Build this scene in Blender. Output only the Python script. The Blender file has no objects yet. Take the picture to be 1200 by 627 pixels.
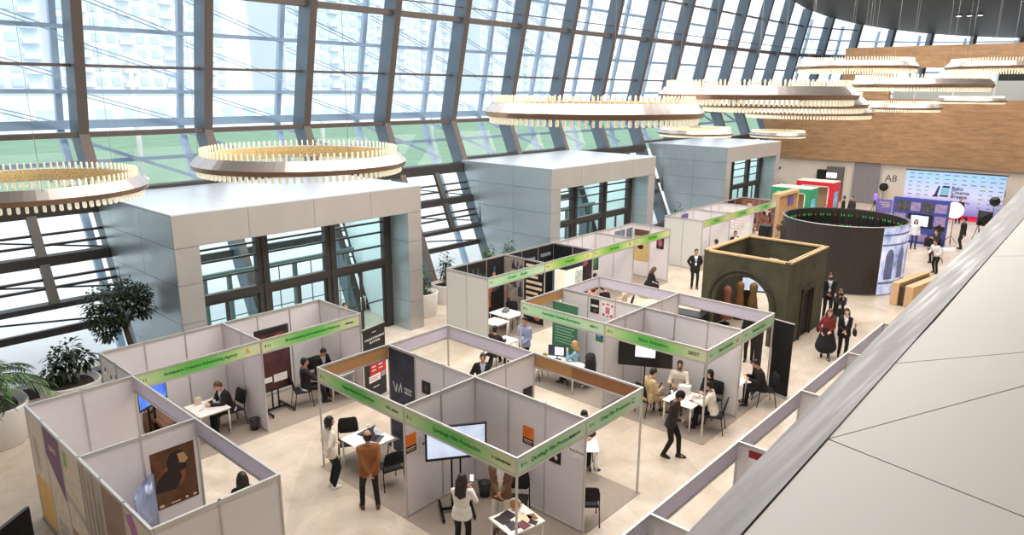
import bpy, bmesh, math, random
from mathutils import Vector, Matrix, Euler
random.seed(7)
SC = bpy.context.scene
COL = SC.collection
PI = math.pi

# ------------------------------------------------------------------ helpers
def lin(c):
    r = []
    for v in c:
        v /= 255.0
        r.append(v / 12.92 if v <= 0.04045 else ((v + 0.055) / 1.055) ** 2.4)
    return (r[0], r[1], r[2], 1.0)

MATS = {}
def mat(name, rgb, rough=0.5, metal=0.0, var=0.06, scale=6.0, emit=0.0, spec=0.5, bump=0.0, stretch=None, rvar=0.0):
    """principled material whose colour is gently mottled by a noise texture in object space"""
    if name in MATS:
        return MATS[name]
    m = bpy.data.materials.new(name)
    m.use_nodes = True
    nt = m.node_tree
    b = nt.nodes['Principled BSDF']
    b.inputs['Roughness'].default_value = rough
    b.inputs['Metallic'].default_value = metal
    b.inputs['Specular IOR Level'].default_value = spec
    c = lin(rgb)
    tc = nt.nodes.new('ShaderNodeTexCoord')
    mp = nt.nodes.new('ShaderNodeMapping')
    if stretch:
        mp.inputs['Scale'].default_value = stretch
    nt.links.new(tc.outputs['Object'], mp.inputs['Vector'])
    nz = nt.nodes.new('ShaderNodeTexNoise')
    nz.inputs['Scale'].default_value = scale
    nz.inputs['Detail'].default_value = 3
    nt.links.new(mp.outputs['Vector'], nz.inputs['Vector'])
    rp = nt.nodes.new('ShaderNodeValToRGB')
    rp.color_ramp.elements[0].position = 0.3
    rp.color_ramp.elements[1].position = 0.7
    rp.color_ramp.elements[0].color = tuple(max(0, v * (1 - var)) for v in c[:3]) + (1,)
    rp.color_ramp.elements[1].color = tuple(min(1, v * (1 + var)) for v in c[:3]) + (1,)
    nt.links.new(nz.outputs['Fac'], rp.inputs['Fac'])
    nt.links.new(rp.outputs['Color'], b.inputs['Base Color'])
    if emit > 0:
        nt.links.new(rp.outputs['Color'], b.inputs['Emission Color'])
        b.inputs['Emission Strength'].default_value = emit
    if bump > 0:
        bp = nt.nodes.new('ShaderNodeBump')
        bp.inputs['Strength'].default_value = bump
        bp.inputs['Distance'].default_value = 0.02
        nt.links.new(nz.outputs['Fac'], bp.inputs['Height'])
        nt.links.new(bp.outputs['Normal'], b.inputs['Normal'])
    if rvar > 0:
        mr = nt.nodes.new('ShaderNodeMapRange')
        mr.inputs['From Min'].default_value = 0.3
        mr.inputs['From Max'].default_value = 0.7
        mr.inputs['To Min'].default_value = max(0.02, rough - rvar)
        mr.inputs['To Max'].default_value = rough + rvar
        nt.links.new(nz.outputs['Fac'], mr.inputs['Value'])
        nt.links.new(mr.outputs['Result'], b.inputs['Roughness'])
    MATS[name] = m
    return m

def glassmat(name, rgb, gloss=0.08, rough=0.02):
    if name in MATS:
        return MATS[name]
    m = bpy.data.materials.new(name)
    m.use_nodes = True
    nt = m.node_tree
    nt.nodes.remove(nt.nodes['Principled BSDF'])
    out = nt.nodes['Material Output']
    t = nt.nodes.new('ShaderNodeBsdfTransparent')
    t.inputs['Color'].default_value = lin(rgb)
    g = nt.nodes.new('ShaderNodeBsdfGlossy')
    g.inputs['Roughness'].default_value = rough
    fr = nt.nodes.new('ShaderNodeLayerWeight')
    fr.inputs['Blend'].default_value = 0.12
    ml = nt.nodes.new('ShaderNodeMath'); ml.operation = 'MULTIPLY_ADD'
    ml.inputs[1].default_value = 0.22
    ml.inputs[2].default_value = gloss * 0.12
    nt.links.new(fr.outputs['Facing'], ml.inputs[0])
    mx = nt.nodes.new('ShaderNodeMixShader')
    nt.links.new(ml.outputs[0], mx.inputs['Fac'])
    nt.links.new(t.outputs[0], mx.inputs[1])
    nt.links.new(g.outputs[0], mx.inputs[2])
    nt.links.new(mx.outputs[0], out.inputs['Surface'])
    MATS[name] = m
    return m

class MB:
    """mesh builder: collects shapes with material slots, then links them as one object"""
    def __init__(s):
        s.v = []; s.f = []; s.mi = []; s.sm = []; s.uv = {}
    def add(s, vs, fs, mi=0, smooth=False):
        o = len(s.v)
        s.v += [tuple(p) for p in vs]
        for f in fs:
            s.f.append(tuple(i + o for i in f)); s.mi.append(mi); s.sm.append(smooth)
        return s
    def box(s, x0, x1, y0, y1, z0, z1, mi=0):
        x0, x1 = min(x0, x1), max(x0, x1); y0, y1 = min(y0, y1), max(y0, y1); z0, z1 = min(z0, z1), max(z0, z1)
        vs = [(x0,y0,z0),(x1,y0,z0),(x1,y1,z0),(x0,y1,z0),(x0,y0,z1),(x1,y0,z1),(x1,y1,z1),(x0,y1,z1)]
        fs = [(3,2,1,0),(4,5,6,7),(0,1,5,4),(1,2,6,5),(2,3,7,6),(3,0,4,7)]
        return s.add(vs, fs, mi)
    def cbox(s, x0, x1, y0, y1, z0, z1, c=0.01, mi=0):
        """box with chamfered vertical edges and top/bottom edges"""
        x0, x1 = min(x0, x1), max(x0, x1); y0, y1 = min(y0, y1), max(y0, y1)
        c = min(c, (x1-x0)*.45, (y1-y0)*.45, (z1-z0)*.45)
        def ring(x0,x1,y0,y1,c,z):
            return [(x0+c,y0,z),(x1-c,y0,z),(x1,y0+c,z),(x1,y1-c,z),(x1-c,y1,z),(x0+c,y1,z),(x0,y1-c,z),(x0,y0+c,z)]
        rs = [ring(x0+c,x1-c,y0+c,y1-c,c*.5,z0), ring(x0,x1,y0,y1,c,z0+c), ring(x0,x1,y0,y1,c,z1-c), ring(x0+c,x1-c,y0+c,y1-c,c*.5,z1)]
        return s.rings(rs, mi)
    def rings(s, rs, mi=0, smooth=False, caps=True, closed=True):
        n = len(rs[0]); vs = [p for r in rs for p in r]; fs = []
        for k in range(len(rs) - 1):
            for i in range(n if closed else n - 1):
                j = (i + 1) % n
                fs.append((k*n+i, k*n+j, (k+1)*n+j, (k+1)*n+i))
        if caps:
            fs.append(tuple(reversed(range(n)))); fs.append(tuple((len(rs)-1)*n + i for i in range(n)))
        return s.add(vs, fs, mi, smooth)
    def beam(s, a, b, w, h, mi=0, up=(0,0,1)):
        """rectangular bar from a to b; w sideways, h along the up direction"""
        a = Vector(a); b = Vector(b); d = (b - a).normalized(); u = Vector(up)
        sd = d.cross(u)
        if sd.length < 1e-5: sd = d.cross(Vector((1,0,0)))
        sd.normalize(); u = sd.cross(d).normalized()
        r = lambda p: [tuple(p + sd*sx*w/2 + u*sz*h/2) for sx, sz in ((-1,-1),(1,-1),(1,1),(-1,1))]
        return s.rings([r(a), r(b)], mi)
    def tube(s, pts, r, n=8, mi=0, smooth=True):
        pts = [Vector(p) for p in pts]
        rr = r if isinstance(r, (list, tuple)) else [r]*len(pts)
        rs = []; prev = None
        for i, p in enumerate(pts):
            d = (pts[min(i+1, len(pts)-1)] - pts[max(i-1, 0)])
            if d.length < 1e-9: d = Vector((0,0,1))
            d.normalize()
            if prev is None:
                u = d.cross(Vector((0,0,1)))
                if u.length < 1e-3: u = d.cross(Vector((1,0,0)))
            else:
                u = prev - d * prev.dot(d)
                if u.length < 1e-6: u = d.cross(Vector((1,0,0)))
            u.normalize(); prev = u; w = d.cross(u)
            rs.append([tuple(p + (u*math.cos(2*PI*k/n) + w*math.sin(2*PI*k/n))*rr[i]) for k in range(n)])
        return s.rings(rs, mi, smooth)
    def lathe(s, prof, c=(0,0,0), n=24, mi=0, smooth=True, caps=True):
        rs = [[(c[0]+r*math.cos(2*PI*k/n), c[1]+r*math.sin(2*PI*k/n), c[2]+z) for k in range(n)] for r, z in prof]
        return s.rings(rs, mi, smooth, caps)
    def ellipsoid(s, c, r, n=14, m=8, mi=0, rot=None):
        rs = []
        R = rot or Matrix.Identity(3)
        for j in range(m+1):
            t = -PI/2 + PI*j/m
            t = max(-PI/2+.02, min(PI/2-.02, t))
            rs.append([tuple(Vector(c) + R @ Vector((r[0]*math.cos(t)*math.cos(2*PI*k/n), r[1]*math.cos(t)*math.sin(2*PI*k/n), r[2]*math.sin(t)))) for k in range(n)])
        return s.rings(rs, mi, True)
    def capsule(s, a, b, ra, rb, n=10, mi=0):
        a = Vector(a); b = Vector(b); d = b - a; L = d.length
        if L < 1e-6: return s.ellipsoid(a, (ra,)*3, n, 6, mi)
        d.normalize()
        pts = []; rad = []
        for t in (-90,-60,-30,0):
            pts.append(a + d*ra*math.sin(math.radians(t))); rad.append(max(.0006, ra*math.cos(math.radians(t))))
        for t in (0,30,60,90):
            pts.append(b + d*rb*math.sin(math.radians(t))); rad.append(max(.0006, rb*math.cos(math.radians(t))))
        # guard equal points
        u = d.cross(Vector((0,0,1)))
        if u.length < 1e-3: u = d.cross(Vector((1,0,0)))
        u.normalize(); w = d.cross(u)
        rs = [[tuple(p + (u*math.cos(2*PI*k/n)+w*math.sin(2*PI*k/n))*r) for k in range(n)] for p, r in zip(pts, rad)]
        return s.rings(rs, mi, True)
    def quad(s, p0, p1, p2, p3, mi=0):
        return s.add([p0,p1,p2,p3], [(0,1,2,3)], mi)
    def prism(s, poly, off, mi=0):
        """extrude a closed polygon (list of 3-D points) by the vector off"""
        o = Vector(off); n = len(poly)
        a = [tuple(p) for p in poly]; b = [tuple(Vector(p)+o) for p in poly]
        fs = [tuple(range(n)), tuple(reversed(range(n, 2*n)))] + [((i+1)%n, i, n+i, n+(i+1)%n) for i in range(n)]
        return s.add(a+b, fs, mi)
    def mesh(s, name):
        me = bpy.data.meshes.new(name)
        me.from_pydata(s.v, [], s.f)
        me.polygons.foreach_set('material_index', s.mi)
        me.polygons.foreach_set('use_smooth', s.sm)
        bm = bmesh.new(); bm.from_mesh(me)
        bmesh.ops.recalc_face_normals(bm, faces=bm.faces)
        bm.to_mesh(me); bm.free()
        me.update()
        return me
    def build(s, name, mats, parent=None, loc=None, rz=0.0):
        me = s.mesh(name)
        for m in (mats if isinstance(mats, (list, tuple)) else [mats]):
            me.materials.append(m)
        o = bpy.data.objects.new(name, me)
        COL.objects.link(o)
        if loc is not None: o.location = loc
        if rz: o.rotation_euler = (0, 0, rz)
        if parent is not None: o.parent = parent
        return o

def tag(o, label=None, cat=None, group=None, kind=None):
    if label: o['label'] = label
    if cat: o['category'] = cat
    if group: o['group'] = group
    if kind: o['kind'] = kind
    return o

def thing(name, label, cat, loc=(0,0,0), rz=0.0, group=None, kind=None):
    o = bpy.data.objects.new(name, None)
    o.empty_display_size = 0.2
    COL.objects.link(o)
    o.location = loc; o.rotation_euler = (0, 0, rz)
    return tag(o, label, cat, group, kind)

def kids(o):
    return [c for c in KIDS_ALL() if c.parent is o]
def KIDS_ALL():
    return list(COL.objects)
def dup(root, loc, rz=0.0, label=None, group=None, name=None, recol=None):
    """copy a thing with its parts and sub-parts (mesh data shared)"""
    tree = {}
    for c in COL.objects:
        if c.parent is not None: tree.setdefault(c.parent.name, []).append(c)
    def cp(o, par):
        c = o.copy(); COL.objects.link(c)
        if par is not None: c.parent = par
        for ch in tree.get(o.name, []): cp(ch, c)
        return c
    r = cp(root, None)
    r.location = loc; r.rotation_euler = (0, 0, rz)
    if label: r['label'] = label
    if group: r['group'] = group
    if name: r.name = name
    return r

def struct(o, label=None, cat=None):
    return tag(o, label, cat, None, 'structure')

# text as mesh: parent may be None; ax = direction the text runs, up = its up direction
def text_mesh(name, txt, size, origin, ax, up, m, parent=None, depth=0.002, align='LEFT', bold=0.0):
    cu = bpy.data.curves.new(name, 'FONT')
    cu.body = txt; cu.size = size; cu.extrude = depth; cu.align_x = align; cu.align_y = 'CENTER'
    cu.offset = bold; cu.resolution_u = 2
    tmp = bpy.data.objects.new(name + '_curve', cu)
    COL.objects.link(tmp)
    dg = bpy.context.evaluated_depsgraph_get()
    me = bpy.data.meshes.new_from_object(tmp.evaluated_get(dg))
    bpy.data.objects.remove(tmp); bpy.data.curves.remove(cu)
    ax = Vector(ax).normalized(); up = Vector(up); up = (up - ax*up.dot(ax)).normalized(); n = ax.cross(up)
    M = Matrix(((ax.x, up.x, n.x, origin[0]), (ax.y, up.y, n.y, origin[1]), (ax.z, up.z, n.z, origin[2]), (0,0,0,1)))
    me.transform(M)
    me.materials.clear(); me.materials.append(m)
    me.name = name
    o = bpy.data.objects.new(name, me); COL.objects.link(o)
    if parent is not None: o.parent = parent
    return o

# ------------------------------------------------------------------ common materials
M_ALU = mat('aluminium', (196,194,190), .38, .55, .04)
M_PANEL = mat('white_panel', (222,217,219), .55, 0, .012)
M_RIB = mat('rib_brown', (86,76,70), .5, .25, .05, 3)
M_STEEL = mat('steel_bluegrey', (100,114,126), .45, .3, .05, 2)
M_OUT = mat('outer_steel', (168,188,208), .55, .1, .04, 2)
M_DARK = mat('dark_bronze', (64,61,59), .45, .3, .06, 3)
M_GLASS = glassmat('glass_clear', (244,250,255), .06)
M_GLASSC = glassmat('glass_cyan', (232,249,249), .10)
M_BLACK = mat('black_plastic', (15,15,16), .45, 0, .1)
M_BLKFAB = mat('black_fabric', (17,16,18), .85, 0, .15, 60, bump=.2)
M_BLKMET = mat('black_metal', (15,15,16), .35, .6, .1)
M_WHITE = mat('white_laminate', (240,236,230), .35, 0, .015)
M_WHITEP = mat('white_paint', (226,224,220), .5, 0, .02)
M_PAPER = mat('paper', (238,234,226), .8, 0, .03)
M_INK = mat('ink_dark', (40,44,40), .7, 0, .1)
M_INKG = mat('ink_green', (30,92,40), .7, 0, .1)
M_INKW = mat('ink_white', (238,238,238), .6, 0, .03)
M_CLAD = mat('cladding_silver', (176,190,196), .34, .55, .03, 1.2, rvar=.06)
M_CLADB = mat('cladding_silver_beige', (186,182,178), .36, .45, .03, 1.2, rvar=.06)
M_JOINT = mat('joint_dark', (70,74,78), .7, 0, .05)
M_CHIP = mat('chipboard', (176,132,84), .7, 0, .12, 14, stretch=(1,1,6))
SKY_STRENGTH = 1.3
LAMP_POWER = 1000
EXPOSURE = 0.5
VEST_FILL_POWER = 200
# ------------------------------------------------------------------ camera, world, light
cam = bpy.data.cameras.new('camera')
cam.sensor_width = 36.0; cam.lens = 826.5 / 1200.0 * 36.0
cam.clip_start = 0.05; cam.clip_end = 900
co = bpy.data.objects.new('camera', cam); COL.objects.link(co)
TH = 0.8405; PITCH = -0.2457; ROLL = -0.0056
_Rx = Matrix.Rotation(PITCH, 3, 'X'); _Ry = Matrix.Rotation(ROLL, 3, 'Y')
_M = Matrix(((math.cos(TH), math.sin(TH), 0), (-math.sin(TH), math.cos(TH), 0), (0, 0, 1)))
_RH = _M @ _Rx @ _Ry
_r, _f, _u = _RH.col[0], _RH.col[1], _RH.col[2]
co.matrix_world = Matrix(((_r.x, _u.x, -_f.x, 0), (_r.y, _u.y, -_f.y, 0), (_r.z, _u.z, -_f.z, 8.559), (0,0,0,1)))
SC.camera = co

w = bpy.data.worlds.new('overcast_sky'); SC.world = w; w.use_nodes = True
nt = w.node_tree; bg = nt.nodes['Background']
tc = nt.nodes.new('ShaderNodeTexCoord'); nz = nt.nodes.new('ShaderNodeTexNoise'); nz.inputs['Scale'].default_value = 2.2
nz.inputs['Detail'].default_value = 4
rp = nt.nodes.new('ShaderNodeValToRGB')
rp.color_ramp.elements[0].color = (.84,.91,1,1); rp.color_ramp.elements[1].color = (.97,.99,1,1)
rp.color_ramp.elements[0].position = .35; rp.color_ramp.elements[1].position = .62
nt.links.new(tc.outputs['Generated'], nz.inputs['Vector']); nt.links.new(nz.outputs['Fac'], rp.inputs['Fac'])
nt.links.new(rp.outputs['Color'], bg.inputs['Color'])
bg.inputs['Strength'].default_value = SKY_STRENGTH

def area(name, loc, sx, sy, power, rgb, rot=(0,0,0)):
    l = bpy.data.lights.new(name, 'AREA'); l.shape = 'RECTANGLE'; l.size = sx; l.size_y = sy
    l.energy = power; l.color = rgb
    o = bpy.data.objects.new(name, l); COL.objects.link(o); o.location = loc; o.rotation_euler = rot
    return o
for i, x in enumerate((9, 19, 29, 40, 52)):
    for j, y in enumerate((7.0, 15.5)):
        area('ceiling_lamp', (x, y, 15.6), 9, 6.5, LAMP_POWER, (1, .945, .89))

sun = bpy.data.lights.new('outdoor_fill_sun', 'SUN'); sun.energy = .9; sun.angle = .6; sun.color = (1,.97,.93)  # added directional fill that brightens the towers and pitch
so = bpy.data.objects.new('outdoor_fill_sun', sun); COL.objects.link(so); so.rotation_euler = (math.radians(52), 0, 0)
SC.view_settings.view_transform = 'Standard'
SC.view_settings.look = 'None'
SC.view_settings.exposure = EXPOSURE
SC.view_settings.gamma = 1.0
SC.view_settings.use_curve_mapping = False

# ------------------------------------------------------------------ floor
def floor_material():
    m = bpy.data.materials.new('stone_floor'); m.use_nodes = True
    nt = m.node_tree; b = nt.nodes['Principled BSDF']
    tc = nt.nodes.new('ShaderNodeTexCoord')
    n1 = nt.nodes.new('ShaderNodeTexNoise'); n1.inputs['Scale'].default_value = .9; n1.inputs['Detail'].default_value = 8; n1.inputs['Roughness'].default_value = .65
    n1.inputs['Distortion'].default_value = .8
    nt.links.new(tc.outputs['Object'], n1.inputs['Vector'])
    r1 = nt.nodes.new('ShaderNodeValToRGB')
    e = r1.color_ramp.elements
    e[0].position = .32; e[0].color = lin((184,169,152)); e[1].position = .68; e[1].color = lin((214,201,185))
    nt.links.new(n1.outputs['Fac'], r1.inputs['Fac'])
    # large curved inlay bands: rings about a far centre
    sub = nt.nodes.new('ShaderNodeVectorMath'); sub.operation = 'DISTANCE'; sub.inputs[1].default_value = (20.0, 2.0, 0)
    nt.links.new(tc.outputs['Object'], sub.inputs[0])
    sn = nt.nodes.new('ShaderNodeMath'); sn.operation = 'MULTIPLY'; sn.inputs[1].default_value = .9
    nt.links.new(sub.outputs['Value'], sn.inputs[0])
    s2 = nt.nodes.new('ShaderNodeMath'); s2.operation = 'SINE'; nt.links.new(sn.outputs[0], s2.inputs[0])
    g = nt.nodes.new('ShaderNodeMath'); g.operation = 'GREATER_THAN'; g.inputs[1].default_value = .55; nt.links.new(s2.outputs[0], g.inputs[0])
    mx = nt.nodes.new('ShaderNodeMix'); mx.data_type = 'RGBA'; mx.blend_type = 'MULTIPLY'
    k = nt.nodes.new('ShaderNodeMath'); k.operation = 'MULTIPLY'; k.inputs[1].default_value = .7; nt.links.new(g.outputs[0], k.inputs[0])
    nt.links.new(k.outputs[0], mx.inputs['Factor']); nt.links.new(r1.outputs['Color'], mx.inputs[6])
    mx.inputs[7].default_value = (.86,.84,.80,1)
    # joints between slabs
    br = nt.nodes.new('ShaderNodeTexBrick'); br.inputs['Scale'].default_value = 1.0
    br.inputs['Color1'].default_value = (1,1,1,1); br.inputs['Color2'].default_value = (.955,.95,.94,1); br.inputs['Mortar'].default_value = (.82,.79,.75,1)
    br.inputs['Mortar Size'].default_value = .006; br.inputs['Brick Width'].default_value = 1.2; br.inputs['Row Height'].default_value = .6
    nt.links.new(tc.outputs['Object'], br.inputs['Vector'])
    m2 = nt.nodes.new('ShaderNodeMix'); m2.data_type = 'RGBA'; m2.blend_type = 'MULTIPLY'; m2.inputs['Factor'].default_value = 1
    nt.links.new(mx.outputs[2], m2.inputs[6]); nt.links.new(br.outputs['Color'], m2.inputs[7])
    nt.links.new(m2.outputs[2], b.inputs['Base Color'])
    b.inputs['Roughness'].default_value = .28
    b.inputs['Specular IOR Level'].default_value = .4
    return m
fl = MB().box(-14, 61, -9, 24.4, -.3, 0).build('floor', floor_material())
struct(fl, 'polished beige stone floor of the hall', 'floor')

# ------------------------------------------------------------------ glass facade
Y0, YK, ZK, YT, ZT = 22.3, 25.42, 7.13, 23.4, 16.3
SU = (YT - YK) / (ZT - ZK)
def fy(z):
    return Y0 + (YK - Y0) * z / ZK if z <= ZK else YK + SU * (z - ZK)
# plan of the facade: straight along X, turning round the far corner behind the end wall
RIBX = [7.8 + 4.05*k for k in range(-4, 16)]
# plan curve at the far end: (x, inward shift, heading)
def plan(sv):
    """sv = distance along the facade (x on the straight part) -> (x, dy, tangent angle)"""
    S = 62.0; R = 22.0
    if sv <= S: return (sv, 0.0, 0.0)
    a = min((sv - S) / R, PI/2)
    x = S + R*math.sin(a); y = -R*(1-math.cos(a))
    rest = sv - S - R*PI/2
    if rest > 0: y -= rest
    return (x, y, -a)
def fpt(sv, z, out=0.0):
    x, dy, a = plan(sv)
    # outward normal in plan for tangent angle a: (−sin a, cos a)
    off = (fy(z) - YK) + out
    return Vector((x - math.sin(a)*off, YK + dy + math.cos(a)*off, z))
def frame_x(sv):
    a = plan(sv)[2]
    return Vector((math.cos(a), math.sin(a), 0))
rib_s = [7.895 + 4.05*k for k in range(-4, 25)]
ZB = 16.3
XS = 56.0
def zceil(x): return ZB - max(0.0, x - XS)*.11
for i, sv in enumerate(rib_s):
    t = frame_x(sv)*.155
    mb = MB()
    zc_ = zceil(plan(sv)[0]) + .15
    zs = [0.0, ZK, zc_] if sv < 66 else [7.2, zc_]
    rs = []
    for z in zs:
        a = fpt(sv, z, 0.0); b = fpt(sv, z, .8)
        rs.append([tuple(a - t), tuple(a + t), tuple(b + t), tuple(b - t)])
    # front face brown, flanks blue-grey
    n = 4; vs = [p for r in rs for p in r]; fs = []; 
    for k in range(len(rs)-1):
        for q in range(4):
            mb.add([rs[k][q], rs[k][(q+1)%4], rs[k+1][(q+1)%4], rs[k+1][q]], [(0,1,2,3)], 0 if q == 0 else 1)
    mb.add(rs[-1], [(0,1,2,3)], 1)
    struct(mb.build('trim_%d' % (i+1), [M_RIB, M_STEEL]), 'slanting steel rib of the glass facade, number %d along the hall' % (i+1), 'facade rib')

def hbar(mb, s0, s1, z, out, w, h, mi=0, n=1):
    for k in range(n):
        a = s0 + (s1-s0)*k/n; b = s0 + (s1-s0)*(k+1)/n
        mb.beam(fpt(a, z, out), fpt(b, z, out), w, h, mi)
PORTALS = [(7.71, 16.43), (23.85, 32.5), (40.85, 49.1)]
for i in range(len(rib_s) - 1):
    s0, s1 = rib_s[i], rib_s[i+1]
    far = s0 > 58
    c0, c1 = zceil(plan(s0)[0]) + .1, zceil(plan(s1)[0]) + .1
    win = thing('window_%d' % (i+1), 'glazed facade bay %d of the slanting window wall' % (i+1), 'window', (0,0,0), kind='structure')
    mid = (s0 + s1)/2
    inp = any(a - .1 < mid < b + .1 for a, b in PORTALS)
    g = MB()
    zl = 7.2 if far else 0.02
    q = [fpt(s0, zl, .8), fpt(s1, zl, .8)]
    if not far:
        g.quad(tuple(fpt(s0,zl,.8)), tuple(fpt(s1,zl,.8)), tuple(fpt(s1,ZK,.8)), tuple(fpt(s0,ZK,.8)))
    g.quad(tuple(fpt(s0,ZK,.8)), tuple(fpt(s1,ZK,.8)), tuple(fpt(s1,c1,.8)), tuple(fpt(s0,c0,.8)))
    g.build('pane', M_GLASS, win)
    # inner brown purlins
    ip = MB()
    hbar(ip, s0, s1, ZK-.02, .3, .5, .16)
    hbar(ip, s0, s1, 9.25, .45, .2, .09)
    hbar(ip, s0, s1, 11.72, .35, .3, .22)
    if c1 > 14.3: hbar(ip, s0, s1, 14.1, .45, .2, .09)
    hbar(ip, s0, s1, 12.25, .3, .05, .05)
    ip.build('purlin', M_RIB, win)
    # outer skin: columns, transoms and crossing tie rods
    om = MB()
    om.beam(fpt(s1, ZK if not far else 7.3, 2.3), fpt(s1, c1, 2.3), .2, .2, 0)
    if not far:
        om.beam(fpt(s1, .05 if not inp else 5.2, 2.3), fpt(s1, ZK, 2.3), .22, .22, 0)
    zz = [7.35, 8.45, 10.5, 12.0, 13.3] + ([6.1] if not far else [])
    for z in zz:
        hbar(om, s0, s1, z, 2.2, .14, .14 if z != 7.35 else .3)
    for (za, zb) in ((8.6,7.4),(10.2,9.0),(11.7,10.4),(13.2,12.0)) + (((14.8,13.5),) if c1 > 15 else ()):
        for dz in (0, -.12):
            om.beam(fpt(s0, za+dz, 1.9), fpt(s1, zb+dz, 1.9), .03, .03, 0)
    if not far:
        om.beam(fpt(s0, 7.0, 1.9), fpt(s1, 5.3, 1.9), .12, .12, 0)
    om.build('outer_frame', M_OUT, win)
    # low part between the portals: deep spandrel, beams and a middle mullion
    mid = (s0 + s1)/2
    inp = any(a - .1 < mid < b + .1 for a, b in PORTALS)
    if not far:
        lb = MB()
        if not inp:
            lb.box(0,0,0,0,0,0) if False else None
            hbar(lb, s0, s1, 4.98, .25, .55, .42, 0)
            for z, hh in ((3.55,.3),(2.3,.16)):
                hbar(lb, s0, s1, z, .2, .4, hh, 0)
            for z in (4.25,3.95,3.0,2.75):
                hbar(lb, s0, s1, z, .35, .12, .07, 0)
            a, b = fpt(mid, 2.3, .12), fpt(mid, 4.9, .12)
            lb.beam(a, b, .26, .16, 0, up=(0,1,0))
            hbar(lb, s0, s1, .18, .2, .4, .36, 0)
            hbar(lb, s0, s1, 1.45, .7, .14, .22, 0)
            lb.beam(fpt(s0, 4.3, .75), fpt(s1, 3.6, .75), .05, .05); lb.beam(fpt(s0, 3.0, .75), fpt(s1, 2.4, .75), .05, .05)
            lb.beam(fpt(s0, 1.95, .75), fpt(s1, 1.5, .75), .05, .05)
        else:
            hbar(lb, s0, s1, 5.35, .3, .5, .12, 0)
            hbar(lb, s0, s1, 2.8, .6, .12, .26, 0)
        lb.build('lower_frame', M_DARK, win)

# ------------------------------------------------------------------ ceiling, end wall and the walls behind the camera
def ceiling_material():
    m = bpy.data.materials.new('ceiling_lamella'); m.use_nodes = True
    nt = m.node_tree; b = nt.nodes['Principled BSDF']
    tc = nt.nodes.new('ShaderNodeTexCoord'); wv = nt.nodes.new('ShaderNodeTexWave'); wv.bands_direction = 'X'
    wv.inputs['Scale'].default_value = .9; wv.inputs['Distortion'].default_value = 1.2; wv.inputs['Detail'].default_value = 2; wv.inputs['Detail Scale'].default_value = .3
    nt.links.new(tc.outputs['Object'], wv.inputs['Vector'])
    r = nt.nodes.new('ShaderNodeValToRGB'); r.color_ramp.elements[0].color = lin((58,54,52)); r.color_ramp.elements[1].color = lin((98,94,90))
    nt.links.new(wv.outputs['Fac'], r.inputs['Fac']); nt.links.new(r.outputs['Color'], b.inputs['Base Color'])
    b.inputs['Roughness'].default_value = .55
    return m
# the ceiling follows the facade's plan at its height
cpts = [(XS, fpt(XS, ZB, .3).y)]
for sv in [60, 64, 68, 72, 76, 80, 84, 88, 92, 96, 100, 106, 112, 118]:
    p = fpt(sv, zceil(plan(sv)[0]), .3); cpts.append((p.x, p.y))
cpts.append((cpts[-1][0], -9)); cpts.append((XS, -9))
yf_ = fpt(0, ZB, .3).y
ce = MB().prism([(x, y, zceil(x)) for x, y in cpts], (0,0,.4)).prism([(-14,-9,ZB),(XS,-9,ZB),(XS,yf_,ZB),(-14,yf_,ZB)], (0,0,.4)).build('ceiling', ceiling_material())
struct(ce, 'dark ribbed ceiling above the hall', 'ceiling')
M_SPOT = mat('spot_glow', (255,244,225), .4, emit=9)
k = 0
for (sx, sy) in ((63.5,11.5),(66,8.6),(54,5.0),(46,9.5),(70,13.6)):
    for q in range(3):
        t = thing('ceiling_spotlight', 'small round spotlight set in the dark ceiling, one of a row of three', 'spotlight', (sx, sy - q*.75, zceil(sx)), group='recessed ceiling spotlights')
        MB().lathe([(.22,0),(.24,-.02),(.24,-.07),(.2,-.09)], n=16).build('trim_ring', M_DARK, t)
        MB().lathe([(.18,-.092),(.1,-.1)], n=16).build('lamp_lens', M_SPOT, t)

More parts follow.
